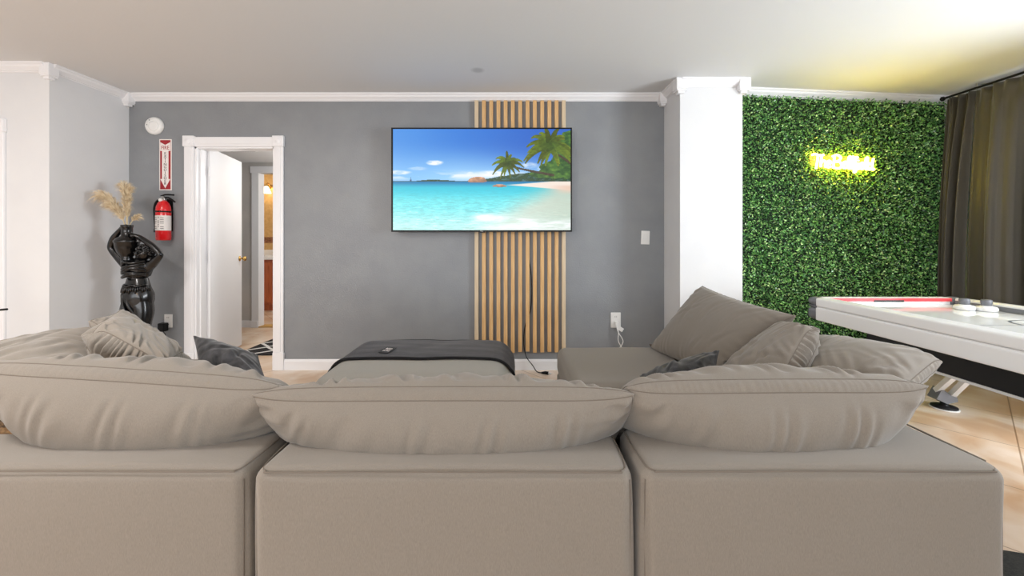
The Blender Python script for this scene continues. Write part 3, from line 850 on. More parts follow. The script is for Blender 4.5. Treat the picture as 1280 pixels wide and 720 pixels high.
# leaves stand on small bushy tufts
tu = RNG.uniform(L0, L1, 700); tz = RNG.uniform(0, HT, 700)
dep = RNG.uniform(.012, .050, N) + .012 * np.sin(lu * 42 + 2 * np.sin(lz * 17)) * np.sin(lz * 39 + 2 * np.sin(lu * 23))
cen = np.array(org)[None] + np.outer(lu, np.array(gd)) + np.outer(dep, np.array(gn)); cen[:, 2] = lz
dirs = RNG.normal(size=(N, 3)) * np.array([1, .55, 1]) + np.array(gn)[None] * .75; dirs /= np.linalg.norm(dirs, axis=1)[:, None]
nrm = RNG.normal(size=(N, 3)) * .9 + np.array([0, -.75, .75]); side = np.cross(dirs, nrm); side /= np.linalg.norm(side, axis=1)[:, None]
upv = np.cross(side, dirs)
ln = RNG.uniform(.012, .023, N)[:, None]; wd = ln * RNG.uniform(.26, .4, N)[:, None]
p0 = cen; p1 = cen + dirs * ln * .5 + side * wd + upv * wd * .25; p2 = cen + dirs * ln; p3 = cen + dirs * ln * .5 - side * wd + upv * wd * .25
V = np.stack([p0, p1, p2, p3], 1).reshape(-1, 3) - np.array(ORIGIN[hd])
me = bpy.data.meshes.new('leaves')
me.vertices.add(N * 4); me.loops.add(N * 4); me.polygons.add(N)
me.vertices.foreach_set('co', V.ravel()); me.loops.foreach_set('vertex_index', np.arange(N * 4)); me.polygons.foreach_set('loop_start', np.arange(N) * 4)
me.update(calc_edges=True); me.validate()
me.materials.append(M['leaf'])
o = bpy.data.objects.new('leaves', me); C.objects.link(o); o.parent = hd; o['kind'] = 'stuff'

# neon script: single-stroke letters bent from glowing tube
GL = {
 'T': [[(0, 1.0), (.25, 1.08), (.75, 1.0), (1.0, 1.06)], [(.52, 1.02), (.46, .5), (.34, -.18)]],
 'h': [[(0.05, .95), (0, .5), (-.02, 0)], [(0, .3), (.2, .55), (.38, .45), (.36, .15), (.42, 0)]],
 'e': [[(0.02, .28), (.36, .34), (.3, .56), (.08, .48), (.02, .2), (.16, 0), (.4, .1)]],
 'B': [[(.12, 1.05), (.06, .5), (0, -.05)], [(-.06, .98), (.35, 1.12), (.66, .92), (.5, .64), (.14, .54)], [(.14, .54), (.6, .5), (.74, .18), (.5, -.04), (.0, 0)]],
 'l': [[(.1, .1), (.22, .6), (.28, 1.02), (.14, .95), (.08, .4), (.14, .02), (.28, .06)]],
 'f': [[(.40, .92), (.28, 1.04), (.16, .7), (.1, .2), (.06, -.30), (.2, -.22), (.2, .1)], [(-.02, .45), (.36, .48)]],
 'i': [[(.06, .52), (.04, .2), (.1, 0), (.22, .06)], [(.07, .72), (.09, .75)]],
 'd': [[(.4, .45), (.18, .55), (.02, .25), (.16, 0), (.38, .2)], [(.52, 1.0), (.42, .4), (.46, .02), (.6, .05)]],
}
ADV = {'T': .78, 'h': .46, 'e': .42, 'B': .82, 'l': .27, 'f': .36, 'i': .22, 'd': .5, ' ': .18}
text = 'The Bellfield'
tot = sum(ADV[ch] for ch in text)
sgc = org + gd * ((W(1051, 202, 3.43).x - gx0) / gd.x)
sgz = W(1050, 203, 3.42).z
SWID, SHT = .575, .098
ns = root('neon_sign', 'glowing yellow neon script sign on the green hedge wall', 'neon sign', tuple(sgc + gn * .07 + Vector((0, 0, sgz))))
def spt(x, y, off):
    u = (x / tot - .5) * SWID
    return sgc + gd * u + gn * off + Vector((0, 0, sgz + (y - .5) * SHT - u * .03))
bm = B(); x = 0
for ch in text:
    for st in GL.get(ch, []):
        pts = [spt(x + p[0], p[1], .085) for p in st]
        tube(bm, smooth_path(pts, 5), .0088, 8)
    x += ADV[ch]
obj('neon_tubing', bm, 'neon', ns, True)
# scalloped acrylic board cut round the letters
n = 60; top = []; bot = []
for k in range(n + 1):
    xx = tot * (-.02 + 1.04 * k / n)
    wv = math.sin(xx * 2.9 + .7)
    top.append(spt(xx, 1.08 - .05 * wv, .070)); bot.append(spt(xx, -.04 + .13 * wv, .070))
bm = B(); prism(bm, top + bot[::-1], (0, 0, 0), tuple(gn * .005))
bmesh.ops.triangulate(bm, faces=[fc_ for fc_ in bm.faces if len(fc_.verts) > 4])
obj('acrylic_board', bm, 'acrylic', ns)
for s in (-.45, .45):
    p = sgc + gd * (SWID * s) + Vector((0, 0, sgz + .02))
    obj('standoff', tb([p + gn * .0, p + gn * .076], .006, 8), 'steel', ns)

# ------------------------------------------------------------------ curtains
def curtain(label, y0, y1, waves, seed, lean, px_top):
    r = np.random.default_rng(seed)
    n, mz = int(160 * max(.35, (y0 - y1))) + 60, 46
    s = np.linspace(0, 1, n)
    ph = np.cumsum(r.uniform(.5, 1.5, n)); ph = ph / ph[-1] * waves * 2 * PI
    v, f = [], []
    for j in range(mz + 1):
        h = j / mz; z = .03 + (2.365 - .03) * h
        for i in range(n):
            Y = y0 + (y1 - y0) * s[i]
            a = .050 - .034 * h ** 6
            fold = math.sin(ph[i]) + .35 * math.sin(ph[i] * 2.3 + seed) + .2 * math.sin(ph[i] * .47 + 2 * seed)
            tight = .018 * math.sin(ph[i] * 3.1) * max(0, (h - .93) / .07)
            X = px_top - .085 * (1 - h) * lean + a * fold + tight - .035 * math.sin(h * PI) * lean
            v.append((X, Y - .03 * (1 - h) * math.sin(ph[i] * .31), z))
    for j in range(mz):
        for i in range(n - 1):
            a = j * n + i; f.append((a, a + 1, a + n + 1, a + n))
    o = obj('curtain', (v, f), 'curtain', None, True, (px_top, (y0 + y1) / 2, .03))
    sm = o.modifiers.new('cloth', 'SOLIDIFY'); sm.thickness = .004
    tag(o, label, 'curtain', 'dark blackout curtains on the window')
    return o
curtain('narrow gathered dark curtain panel hanging next to the green hedge wall', 3.46, 3.255, 3.0, 3, 1.0, 3.765)
curtain('wide dark curtain panel with broad folds behind the white game table', 3.25, 1.75, 6.0, 8, 1.0, 3.765)
rd = root('curtain_rod', 'thin curtain rod above the dark curtains', 'curtain rod', (3.78, 2.6, 2.385))
bm = B(); tube(bm, [(3.765, 3.50, 2.383), (3.765, 1.2, 2.383)], .009, 12); obj('rod', bm, 'black', rd, True)
bm = B(); lathe(bm, [(.009, 0), (.018, .004), (.02, .016), (.012, .026)], Vector((3.765, 3.485, 2.383)), 0, 16, rot=Matrix.Rotation(-PI / 2, 3, 'X')); obj('finial', bm, 'black', rd, True)
for yy in (3.24, 2.2):
    bm = B(); tube(bm, [(3.765, yy, 2.37), (3.765, yy, 2.415), (3.94, yy, 2.415)], .006, 8); box(bm, 3.93, 3.949, yy - .015, yy + .015, 2.375, 2.43)
    obj('bracket', bm, 'steel', rd)

# ------------------------------------------------------------------ soft furniture helpers
def softbox(x0, x1, y0, y1, z0, z1, r=.03, bulge=.006, step=.03, wr=.002, seed=1, topbulge=None):
    """a rounded upholstered block with slightly swelling faces"""
    c = np.array([(x0 + x1) / 2, (y0 + y1) / 2, (z0 + z1) / 2]); hsz = np.array([(x1 - x0) / 2, (y1 - y0) / 2, (z1 - z0) / 2])
    V, Fc, idx = [], [], {}
    def samples(h):
        inner = h - r
        k = max(2, int(2 * inner / step))
        lin_ = np.linspace(-inner, inner, k + 1)
        ang_ = np.linspace(0, PI / 2, 6)[1:]
        # edge samples are warped through the corner arc
        lo = [-inner - r * (a / (PI / 2)) for a in ang_][::-1]
        hi = [inner + r * (a / (PI / 2)) for a in ang_]
        return np.array(lo + list(lin_) + hi)
    S = [samples(h) for h in hsz]
    rg = np.random.default_rng(seed)
    wv = [(rg.normal(size=3) * 9, rg.uniform(0, 6)) for _ in range(6)]
    def put(p):
        key = tuple(np.round(p, 5))
        if key in idx: return idx[key]
        inner = np.maximum(hsz - r, 1e-6)
        q = np.clip(p, -inner, inner); d = p - q
        L = np.linalg.norm(d)
        if L > 1e-9:
            pp = q + d / L * r if True else p
            n = d / L
        else: pp, n = q, np.zeros(3)
        u = pp / hsz
        b = bulge * (1 - u[0] ** 4 * (abs(n[0]) < .9)) * (1 - u[1] ** 4 * (abs(n[1]) < .9)) * (1 - u[2] ** 4 * (abs(n[2]) < .9))
        if topbulge and n[2] > .3:
            b = max(b, topbulge * (1 - u[0] ** 2) * (1 - u[1] ** 2))
        w_ = sum(math.sin(float(np.dot(k, pp)) + f_) for k, f_ in wv) * wr / 2
        V.append(c + pp + n * (b + w_)); idx[key] = len(V) - 1
        return idx[key]
    for ax in range(3):
        a1, a2 = (ax + 1) % 3, (ax + 2) % 3
        for sg_ in (-1, 1):
            for i in range(len(S[a1]) - 1):
                for j in range(len(S[a2]) - 1):
                    qd = []
                    for (di, dj) in ((0, 0), (1, 0), (1, 1), (0, 1)):
                        p = np.zeros(3); p[ax] = sg_ * hsz[ax]; p[a1] = S[a1][i + di]; p[a2] = S[a2][j + dj]
                        qd.append(put(p))
                    if len(set(qd)) == 4: Fc.append(qd if sg_ > 0 else qd[::-1])
    return (V, Fc)

def pillow(name, label, cat, corners, T, strip=.0, clamp=None, seed=0, pinch=.03, material='sofa', wr=.006, group=None, exp=(2.4, .48, 2.4, .48), ff=1.0, bw=1.0, pleat=1.0, sp=1.0, nu=96, nv=64, seam=True, sag=0.0, thr=None):
    """corners: (u-,v-),(u+,v-),(u+,v+),(u-,v+).  front / back covers with a sewn edge strip between them"""
    P = [np.array(c_, float) for c_ in corners]
    cen = sum(P) / 4
    U = (P[1] + P[2] - P[0] - P[3]); Vv = (P[2] + P[3] - P[0] - P[1])
    n = np.cross(U, Vv); n /= np.linalg.norm(n)
    lu_, lv_ = np.linalg.norm(U) / 2, np.linalg.norm(Vv) / 2
    uu = np.sin(np.linspace(-PI / 2, PI / 2, nu + 1)) * .35 + np.linspace(-1, 1, nu + 1) * .65
    vv = np.sin(np.linspace(-PI / 2, PI / 2, nv + 1)) * .35 + np.linspace(-1, 1, nv + 1) * .65
    u, v = np.meshgrid(uu, vv)
    rg = np.random.default_rng(seed + 100)
    pu = u * (1 - pinch * (1 - v * v)); pv = v * (1 - pinch * (1 - u * u))
    base = ((1 - pu) * (1 - pv))[..., None] * P[0] / 4 + ((1 + pu) * (1 - pv))[..., None] * P[1] / 4 + ((1 + pu) * (1 + pv))[..., None] * P[2] / 4 + ((1 - pu) * (1 + pv))[..., None] * P[3] / 4
    if sag: base = base + np.array([0, 0, -1.0]) * (sag * (1 - u * u))[..., None]
    hh = T / 2 * np.clip(1 - np.abs(u) ** exp[0], 0, 1) ** exp[1] * np.clip(1 - np.abs(v) ** exp[2], 0, 1) ** exp[3]
    cornr = (np.abs(u) ** 8) * (np.abs(v) ** 8)
    eds = strip / 2 * (1 - .8 * cornr)
    def wrinkle(sd):
        r2 = np.random.default_rng(sd)
        out = np.zeros_like(u)
        for _ in range(7):
            k = r2.normal(size=2) * np.array([4.5 * lu_ / .4, 2.2]); out += np.sin(k[0] * u + k[1] * v + r2.uniform(0, 6)) / 7
        # pleats that run in from the seams
        for (d, s, ln_) in ((1 - np.abs(v), u * lu_, .34 * .45 / lv_), (1 - np.abs(u), v * lv_, .30 * .45 / lu_)):
            ph = r2.uniform(0, 6, 4)
            q = np.sin(s * 52 + 14 * d + 2.2 * np.sin(s * 13 + ph[0]) + d * 3 * np.sin(s * 7 + ph[3]) + ph[1]) * (.55 + .45 * np.sin(s * 17 + ph[2]))
            out += pleat * .85 * q * np.exp(-d / ln_) * np.clip(d / .03, 0, 1)
        # a few soft creases
        for _ in range(7):
            cu_, cv_ = r2.uniform(-.8, .8), r2.uniform(-.7, .7); th = r2.normal() * .5 + PI / 2; L_ = r2.uniform(.25, .6)
            du_, dv_ = (u - cu_) * lu_ / .4, (v - cv_) * lv_ / .3
            al = du_ * math.cos(th) + dv_ * math.sin(th); ac = -du_ * math.sin(th) + dv_ * math.cos(th) + .12 * al * al
            out += -.9 * np.exp(-(ac / .07) ** 2) * np.exp(-(al / L_) ** 2) + .7 * np.exp(-((ac - .13) / .09) ** 2) * np.exp(-(al / L_) ** 2)
        edge = np.clip((1 - np.abs(u)) / .05, 0, 1) * np.clip((1 - np.abs(v)) / .05, 0, 1)
        return out * wr * edge
    front = base + n * (hh * ff + eds + wrinkle(seed * 2 + 1))[..., None]
    back = base - n * (hh + eds + wrinkle(seed * 2 + 2) * bw * (np.clip(.9 - v * .9, 0, 1) if bw < 1 else 1))[..., None]
    if clamp:
        front = clamp(front); back = clamp(back)
    loc = Vector((float(cen[0]), float(cen[1]), float(min(front[..., 2].min(), back[..., 2].min()))))
    rt = root(name, label, cat, loc, group)
    def grid_faces(off, flip):
        ii, jj = np.meshgrid(np.arange(nu), np.arange(nv)); a_ = (jj * (nu + 1) + ii).ravel() + off
        q = np.stack([a_, a_ + 1, a_ + nu + 2, a_ + nu + 1], -1)
        return q[:, ::-1] if flip else q
    NV = (nu + 1) * (nv + 1)
    vs = np.concatenate([front.reshape(-1, 3), back.reshape(-1, 3)]); fs = np.concatenate([grid_faces(0, False), grid_faces(NV, True)])
    cover = obj('cover', (vs.tolist(), fs.tolist()), material, rt, True)
    # the edge strip
    ring = [(0, i) for i in range(nu)] + [(j, nu) for j in range(nv)] + [(nv, i) for i in range(nu, 0, -1)] + [(j, 0) for j in range(nv, 0, -1)]
    fr = np.array([front[p] for p in ring]); bk = np.array([back[p] for p in ring]); bs = np.array([base[p] for p in ring])
    if strip > 0:
        outw = bs - cen; outw -= np.outer(outw @ n, n); outw /= (np.linalg.norm(outw, axis=1)[:, None] + 1e-9)
        R_n = len(ring); cols = 5
        st = []
        sarr = np.arange(R_n)
        pl = .0025 * sp * np.sin(sarr * 1.7 + 2 * np.sin(sarr * .31)) * pleat
        for k in range(cols):
            t_ = k / (cols - 1)
            bl_ = (1 - (2 * t_ - 1) ** 2)
            q = fr * (1 - t_) + bk * t_ + outw * ((strip * .16 + pl) * bl_)[:, None]
            st.append(clamp(q) if clamp else q)
        vs = np.concatenate(st); fs = []
        for k in range(cols - 1):
            for i in range(R_n):
                i2 = (i + 1) % R_n
                fs.append((k * R_n + i, k * R_n + i2, (k + 1) * R_n + i2, (k + 1) * R_n + i)[::-1])
        obj('edge_strip', (vs.tolist(), fs), material, rt, True)
    if seam:
        for side_ in (fr, bk) if strip > 0 else (fr,):
            bm = B(); pts = [Vector(p) for p in side_] + [Vector(side_[0])]
            tube(bm, pts, .0015, 5, False)
            obj('seam', bm, 'sofa_seam' if material == 'sofa' else material, rt, True)
    return rt

# ------------------------------------------------------------------ sectional sofa
SY = 1.03; FZ = .56; FD = .25; SEAT = .42
def sofa_module(label, x0, x1, y0, y1, back=True, side=0, seed=1, arm_full=True):
    rt = root('sofa_module', label, 'sofa', ((x0 + x1) / 2, (y0 + y1) / 2, 0), 'taupe sectional sofa modules')
    ax0 = x0 + (FD if side < 0 else 0); ax1 = x1 - (FD if side > 0 else 0); ay0 = y0 + (FD if back else 0)
    g = .004
    if back:
        o = obj('back_frame', softbox(x0 + g, x1 - g, y0, y0 + FD, .03, FZ, .032, .009, .03, .0016, seed), 'sofa', rt, True)
        bm = B(); zz = FZ - .006; e = .03
        tube(bm, smooth_path([(x0 + .012, y0 + FD * .9, FZ - .004), (x0 + .016, y0 + .05, FZ - .004), (x0 + .035, y0 + .010, zz), (x0 + .08, y0 + .004, zz), ((x0 + x1) / 2, y0 + .002, zz + .002), (x1 - .08, y0 + .004, zz), (x1 - .035, y0 + .010, zz), (x1 - .016, y0 + .05, FZ - .004), (x1 - .012, y0 + FD * .9, FZ - .004)], 8), .0020, 6)
        tube(bm, [(x0 + .012, y0 + .012, FZ - .03), (x0 + .012, y0 + .012, .06)], .0022, 5); tube(bm, [(x1 - .012, y0 + .012, FZ - .03), (x1 - .012, y0 + .012, .06)], .0022, 5)
        obj('seam', bm, 'sofa_seam', o, True)
    if side:
        xa, xb = (x0, x0 + FD) if side < 0 else (x1 - FD, x1)
        o = obj('side_frame', softbox(xa + g, xb - g, y0 + (.02 if back else g), y1 - g, .03, FZ - .0015, .032, .007, .03, .0016, seed + 5), 'sofa', rt, True)
        bm = B(); xo = xa + .010 if side < 0 else xb - .010
        tube(bm, [(xo, y0 + .05, FZ - .004), (xo, y1 - .04, FZ - .004)], .0026, 6); obj('seam', bm, 'sofa_seam', o, True)
    obj('seat_base', softbox(ax0 + g, ax1 - g, ay0 + .001, y1 - g, .04, .24, .02, .004, .05, .001, seed + 9), 'sofa', rt, True)
    o = obj('seat_cushion', softbox(ax0 + g, ax1 - g, ay0 + .001, y1 + .0, .236, SEAT, .055, .006, .03, .002, seed + 12, .014), 'sofa', rt, True)
    bm = B()
    for (xx, yy) in ((x0 + .08, y0 + .08), (x1 - .08, y0 + .08), (x0 + .08, y1 - .08), (x1 - .08, y1 - .08)):
        b2 = B(); lathe(b2, [(.022, 0), (.028, .045)], xx, yy, 14); obj('foot', b2, 'foot_black', rt)
    bm.free()
    return rt
X0, X1, X2, X3 = -1.75, -.678, .324, 1.282
sofa_module('taupe corner sofa module at the doorway end, its back to the viewer', X0, X1 - .006, SY - .005, 2.02, True, -1, 1)
sofa_module('taupe middle sofa module with the longest loose cushion on its back', X1 + .008, X2 - .008, SY - .008, 2.02, True, 0, 2)
sofa_module('taupe corner sofa module beside the game table, its back to the viewer', X2 + .009, X3, SY - .005, 1.985, True, 1, 3)
sofa_module('taupe sofa module reaching toward the grey wall below the outlet', X2 - .02, X3, 2.012, 2.76, False, 1, 4)

def rest(P):
    """cloth cannot sink into the frame top or the seat"""
    Q = P.copy()
    on = (Q[..., 1] < SY + FD + .012)
    Q[..., 2] = np.where(on, np.maximum(Q[..., 2], FZ + .004 + .02 * np.clip(FZ - Q[..., 2], 0, .1)), np.maximum(Q[..., 2], SEAT + .012))
    side = (Q[..., 0] > X3 - FD) | (Q[..., 0] < X0 + FD)
    Q[..., 2] = np.where(side & (Q[..., 0] < X3 + .4) & (Q[..., 0] > X0 - .4) & (Q[..., 2] < FZ + .004), FZ + .004, Q[..., 2])
    return Q
def rear_cushion(label, pxl, pxr, yl, yr, Yt, T, seed, zb=.40, Yb=1.50, **k):
    a = W(pxl, yl, Yt); b2 = W(pxr, yr, Yt)
    wx = (b2.x - a.x)
    c0 = (a.x, Yt, a.z); c1 = (b2.x, Yt, b2.z)
    c2 = (b2.x - .02, Yb, zb); c3 = (a.x + .02, Yb, zb)
    return pillow('back_cushion', label, 'cushion', (c0, c1, c2, c3), T, .040, rest, seed, -.04, 'sofa', .012, 'loose back cushions of the taupe sofa', (2.0, .68, 2.6, .46), ff=k.pop('ff', .60), bw=.6, nu=170, nv=90, pleat=1.3, sp=.35, **k)
rear_cushion('plump taupe back cushion at the doorway end of the sofa back', -34, 346, 459, 483, 1.17, .36, 1, ff=.55)
rear_cushion('long taupe back cushion at the middle of the sofa back', 318, 790, 494, 493, 1.15, .36, 2, ff=.44)
rear_cushion('taupe back cushion resting over the sofa back nearest the game table', 786, 1157, 485, 483, 1.165, .36, 3, ff=.56)

def pil(label, pts, T, strip, seed, **k):
    return pillow('back_cushion', label, 'cushion', [tuple(W(*p)) for p in pts], T, strip, rest, seed, k.pop('pinch', .02), 'sofa', k.pop('wr', .005), 'loose back cushions of the taupe sofa', **k)
# wing beside the game table
pil('large taupe cushion standing tall in front of the white column', [(878, 358, 2.5), (994, 395, 1.78), (905, 475, 1.95), (812, 440, 2.75)], .18, .03, 11, pinch=.07)
pil('small taupe cushion with puckered edge leaning on the tall cushion', [(984, 408, 1.72), (1020, 414, 1.5), (975, 500, 1.38), (890, 482, 1.75)], .085, .06, 12, pleat=1.6, sp=2.0)
pil('flat taupe cushion slumped over the sofa side toward the game table', [(1012, 424, 1.75), (1176, 452, 1.40), (1120, 500, 1.26), (985, 480, 1.5)], .13, .035, 13)
# wing at the doorway end
pil('taupe cushion leaning at the sofa end, sloping down toward the doorway', [(150, 388, 1.98), (112, 402, 1.66), (205, 500, 1.55), (250, 464, 1.95)], .07, .03, 14, pinch=.07)
pil('taupe cushion with puckered edge turned to the viewer below the black statue', [(138, 402, 1.72), (112, 422, 1.46), (196, 470, 1.36), (224, 450, 1.62)], .07, .085, 15, pleat=2.0, sp=2.6)
pil('flat taupe cushion slumped over the sofa end below the white wall', [(-44, 447, 1.36), (-50, 484, 1.24), (112, 472, 1.38), (128, 413, 1.75)], .11, .035, 16)

def thr(label, pts, T, seed):
    return pillow('throw_pillow', label, 'pillow', [tuple(W(*p)) for p in pts], T, 0.0, rest, seed, .06, 'velvet', .006, 'charcoal velvet throw pillows', (2.0, .5, 2.0, .5), nu=64, nv=48)
thr('charcoal velvet throw pillow in front of the doorway', [(242, 420, 1.85), (322, 444, 1.72), (344, 500, 1.50), (250, 480, 1.58)], .15, 21)
thr('charcoal velvet throw pillow at the foot of the tall taupe cushion', [(800, 470, 1.78), (899, 438, 1.82), (895, 485, 1.62), (815, 500, 1.56)], .12, 22)

# furry brown cushion glimpsed at the corner
fp = pillow('fur_cushion', 'brown furry cushion peeping out under the sofa cushion at the frame edge', 'cushion',
            [tuple(W(-70, 520, 1.30)), tuple(W(22, 530, 1.30)), tuple(W(20, 541, 1.20)), tuple(W(-70, 538, 1.20))], .05, 0, None, 31, .02, 'fur', .004, None, nu=40, nv=30, seam=False)

# ------------------------------------------------------------------ ottoman with blanket
ox0, ox1, oy0, oy1, oz = -1.085, -.005, 2.06, 2.90, .425
ot = root('ottoman', 'pale taupe ottoman with a black blanket over it, before the grey wall', 'ottoman', ((ox0 + ox1) / 2, (oy0 + oy1) / 2, 0))
top_geo = softbox(ox0, ox1, oy0, oy1, .17, oz, .115, .008, .03, .001, 41, .024)
obj('cushion_top', top_geo, 'ottoman', ot, True)
obj('base', softbox(ox0 + .02, ox1 - .02, oy0 + .02, oy1 - .02, .03, .19, .02, .003, .06, .001, 42), 'ottoman', ot, True)
for (xx, yy) in ((ox0 + .1, oy0 + .1), (ox1 - .1, oy0 + .1), (ox0 + .1, oy1 - .1), (ox1 - .1, oy1 - .1)):
    b2 = B(); lathe(b2, [(.02, 0), (.026, .04)], xx, yy, 14); obj('foot', b2, 'foot_black', ot)
bvh = BVHTree.FromPolygons([Vector(p) for p in top_geo[0]], top_geo[1])
ocx, ocz = (ox0 + ox1) / 2, .30
nu, nv = 110, 34
vv, ff = [], []
for j in range(nv + 1):
    for i in range(nu + 1):
        s = i / nu; t_ = j / nv
        th = PI * (1.03 - 1.06 * s)
        d = Vector((math.cos(th), 0, math.sin(th) * .62)).normalized()
        yy = 2.385 - .045 * math.sin(s * PI) + .03 * (1 - math.sin(s * PI)) + (2.835 - 2.385 + .01 * math.sin(s * 9)) * t_
        o_ = Vector((ocx, yy, ocz)) + d * 1.2
        hit = bvh.ray_cast(o_, -d)
        p = hit[0] if hit[0] is not None else o_
        nn = hit[1] if hit[1] is not None else d
        if nn.dot(d) < 0: nn = -nn
        w_ = .0012 * math.sin(s * 21 + 2 * math.sin(t_ * 5)) + .0006 * math.sin(t_ * 24 + s * 8)
        vv.append(p + nn * (.012 + max(-.004, w_)))
for j in range(nv):
    for i in range(nu):
        a = j * (nu + 1) + i; ff.append((a, a + 1, a + nu + 2, a + nu + 1))
bl_ = root('blanket', 'black plush blanket draped across the pale ottoman', 'blanket', (ocx, 2.6, oz))
o = obj('cloth', (vv, ff), 'blanket', bl_, True); sm = o.modifiers.new('t', 'SOLIDIFY'); sm.thickness = .010; sm.offset = 0
for j in (0, nv):
    bm = B(); tube(bm, [vv[j * (nu + 1) + i] for i in range(nu + 1)], .009, 8); obj('hem', bm, 'blanket_hem', bl_, True)
# sewn tag
ci = min(range(len(vv)), key=lambda k: (Vector(vv[k]) - W(485, 441, 2.46)).length)
cp = Vector(vv[ci])
tgm = Matrix.Translation(cp + Vector((0, 0, .012))) @ Matrix.Rotation(math.radians(-16), 4, 'Z') @ Matrix.Rotation(math.radians(6), 4, 'X')
bm = bx(-.034, .034, -.045, .045, 0, .002); bmesh.ops.transform(bm, matrix=tgm, verts=bm.verts[:])
tg = obj('tag', bm, 'blanket_hem', bl_)
bm = text_bm('BED', .040, .0004); bmesh.ops.translate(bm, vec=(0, .019, .0028), verts=bm.verts[:])
b2 = text_bm('SURE', .034, .0004); bmesh.ops.translate(b2, vec=(0, -.019, .0028), verts=b2.verts[:])
for bm in (bm, b2):
    bmesh.ops.scale(bm, vec=(.62, .8, 1), verts=bm.verts[:]); bmesh.ops.transform(bm, matrix=tgm, verts=bm.verts[:])
    obj('lettering', bm, 'sign_white', tg)

# ------------------------------------------------------------------ air hockey table
ax0, ax1, ay0, ay1 = 2.085, 3.10, .55, 2.82
ah = root('air_hockey_table', 'white air hockey table with black cabinet beside the dark curtain', 'game table', ((ax0 + ax1) / 2, (ay0 + ay1) / 2, 0))
ZT, ZM, ZB_ = .752, .690, .600
RW = .10
def rail(a0, a1, b0, b1):
    bm = B(); box(bm, a0, a1, b0, b1, ZM + .005, ZT, .010, 3); box(bm, a0 + .006, a1 - .006, b0 + .006, b1 - .006, ZM - .003, ZM + .004); box(bm, a0, a1, b0, b1, ZB_, ZM - .002, .008, 3)
    return bm
obj('rail', rail(ax0, ax0 + RW, ay0 + .06, ay1 - .07), 'table_white', ah, label='long white rail facing the sofa')
obj('rail', rail(ax1 - .06, ax1, ay0 + .06, ay1 - .07), 'table_white', ah, label='long white rail along the curtain')
obj('rail', rail(ax0 + .07, ax1 - .07, ay1 - .06, ay1), 'table_white', ah, label='short white end rail before the hedge wall')
obj('rail', rail(ax0 + .07, ax1 - .07, ay0, ay0 + .06), 'table_white', ah)
for (cx, cy) in ((ax0, ay1), (ax1, ay1), (ax0, ay0), (ax1, ay0)):
    sx_, sy_ = (1 if cx == ax0 else -1), (1 if cy == ay0 else -1)
    bm = B()
    for (z0, z1) in ((ZM + .006, ZT + .003), (ZB_ + .002, ZM - .004)):
        box(bm, min(cx - sx_ * .006, cx + sx_ * .075), max(cx - sx_ * .006, cx + sx_ * .075), min(cy - sy_ * .006, cy + sy_ * .075), max(cy - sy_ * .006, cy + sy_ * .075), z0, z1, .028, 4)
    box(bm, min(cx + sx_ * .004, cx + sx_ * .07), max(cx + sx_ * .004, cx + sx_ * .07), min(cy + sy_ * .004, cy + sy_ * .07), max(cy + sy_ * .004, cy + sy_ * .07), ZM - .006, ZM + .008)
    obj('corner_cap', bm, 'table_grey', ah, True)
pf = obj('playfield', bx(ax0 + RW - .01, ax1 - .05, ay0 + .05, ay1 - .05, .66, .705), 'table_top', ah)
obj('end_stripe', bx(ax0 + .09, ax1 - .07, ay1 - .066, ay1 - .0595, .727, .7490), 'table_red', ah, label='red stripe along the far inner rail')
bm = bx(W(1093, 373, 2.75).x, W(1131, 373, 2.75).x, ay1 - .0685, ay1 - .058, .723, .737, .004); obj('goal_slot', bm, 'foot_black', ah)
obj('end_stripe', bx(ax0 + .09, ax1 - .07, ay0 + .0595, ay0 + .066, .712, .742), 'table_red', ah)
obj('inner_edge', bx(ax1 - .066, ax1 - .0595, ay0 + .1, ay1 - .08, .706, .735), 'table_grey', ah)
obj('inner_edge', bx(ax0 + RW - .001, ax0 + RW + .005, ay0 + .1, ay1 - .08, .706, .735), 'plug_grey', ah)
bm = B(); box(bm, 2.40, 2.665, 2.078, 2.086, .705, .7056); box(bm, 2.935, ax1 - .067, 2.078, 2.086, .705, .7056)
lathe(bm, [(.138, .7052), (.138, .7057), (.124, .7057), (.124, .7052)], 2.80, 2.082, 48, caps=False)
obj('field_line', bm, 'table_line', pf)
bm = B(); k0 = .15
prism(bm, [(ax0 + .16, ay0 + .30, 0), (ax1 - .14, ay0 + .30, 0), (ax1 - .14, ay1 - .29, 0), (ax0 + .16, ay1 - .29, 0)], (0, 0, .455), (0, 0, .15))
obj('cabinet', bm, 'table_black', ah)
obj('cabinet_edge', bx(ax0 + .155, ax1 - .135, ay0 + .295, ay1 - .285, .444, .457), 'silver', ah)
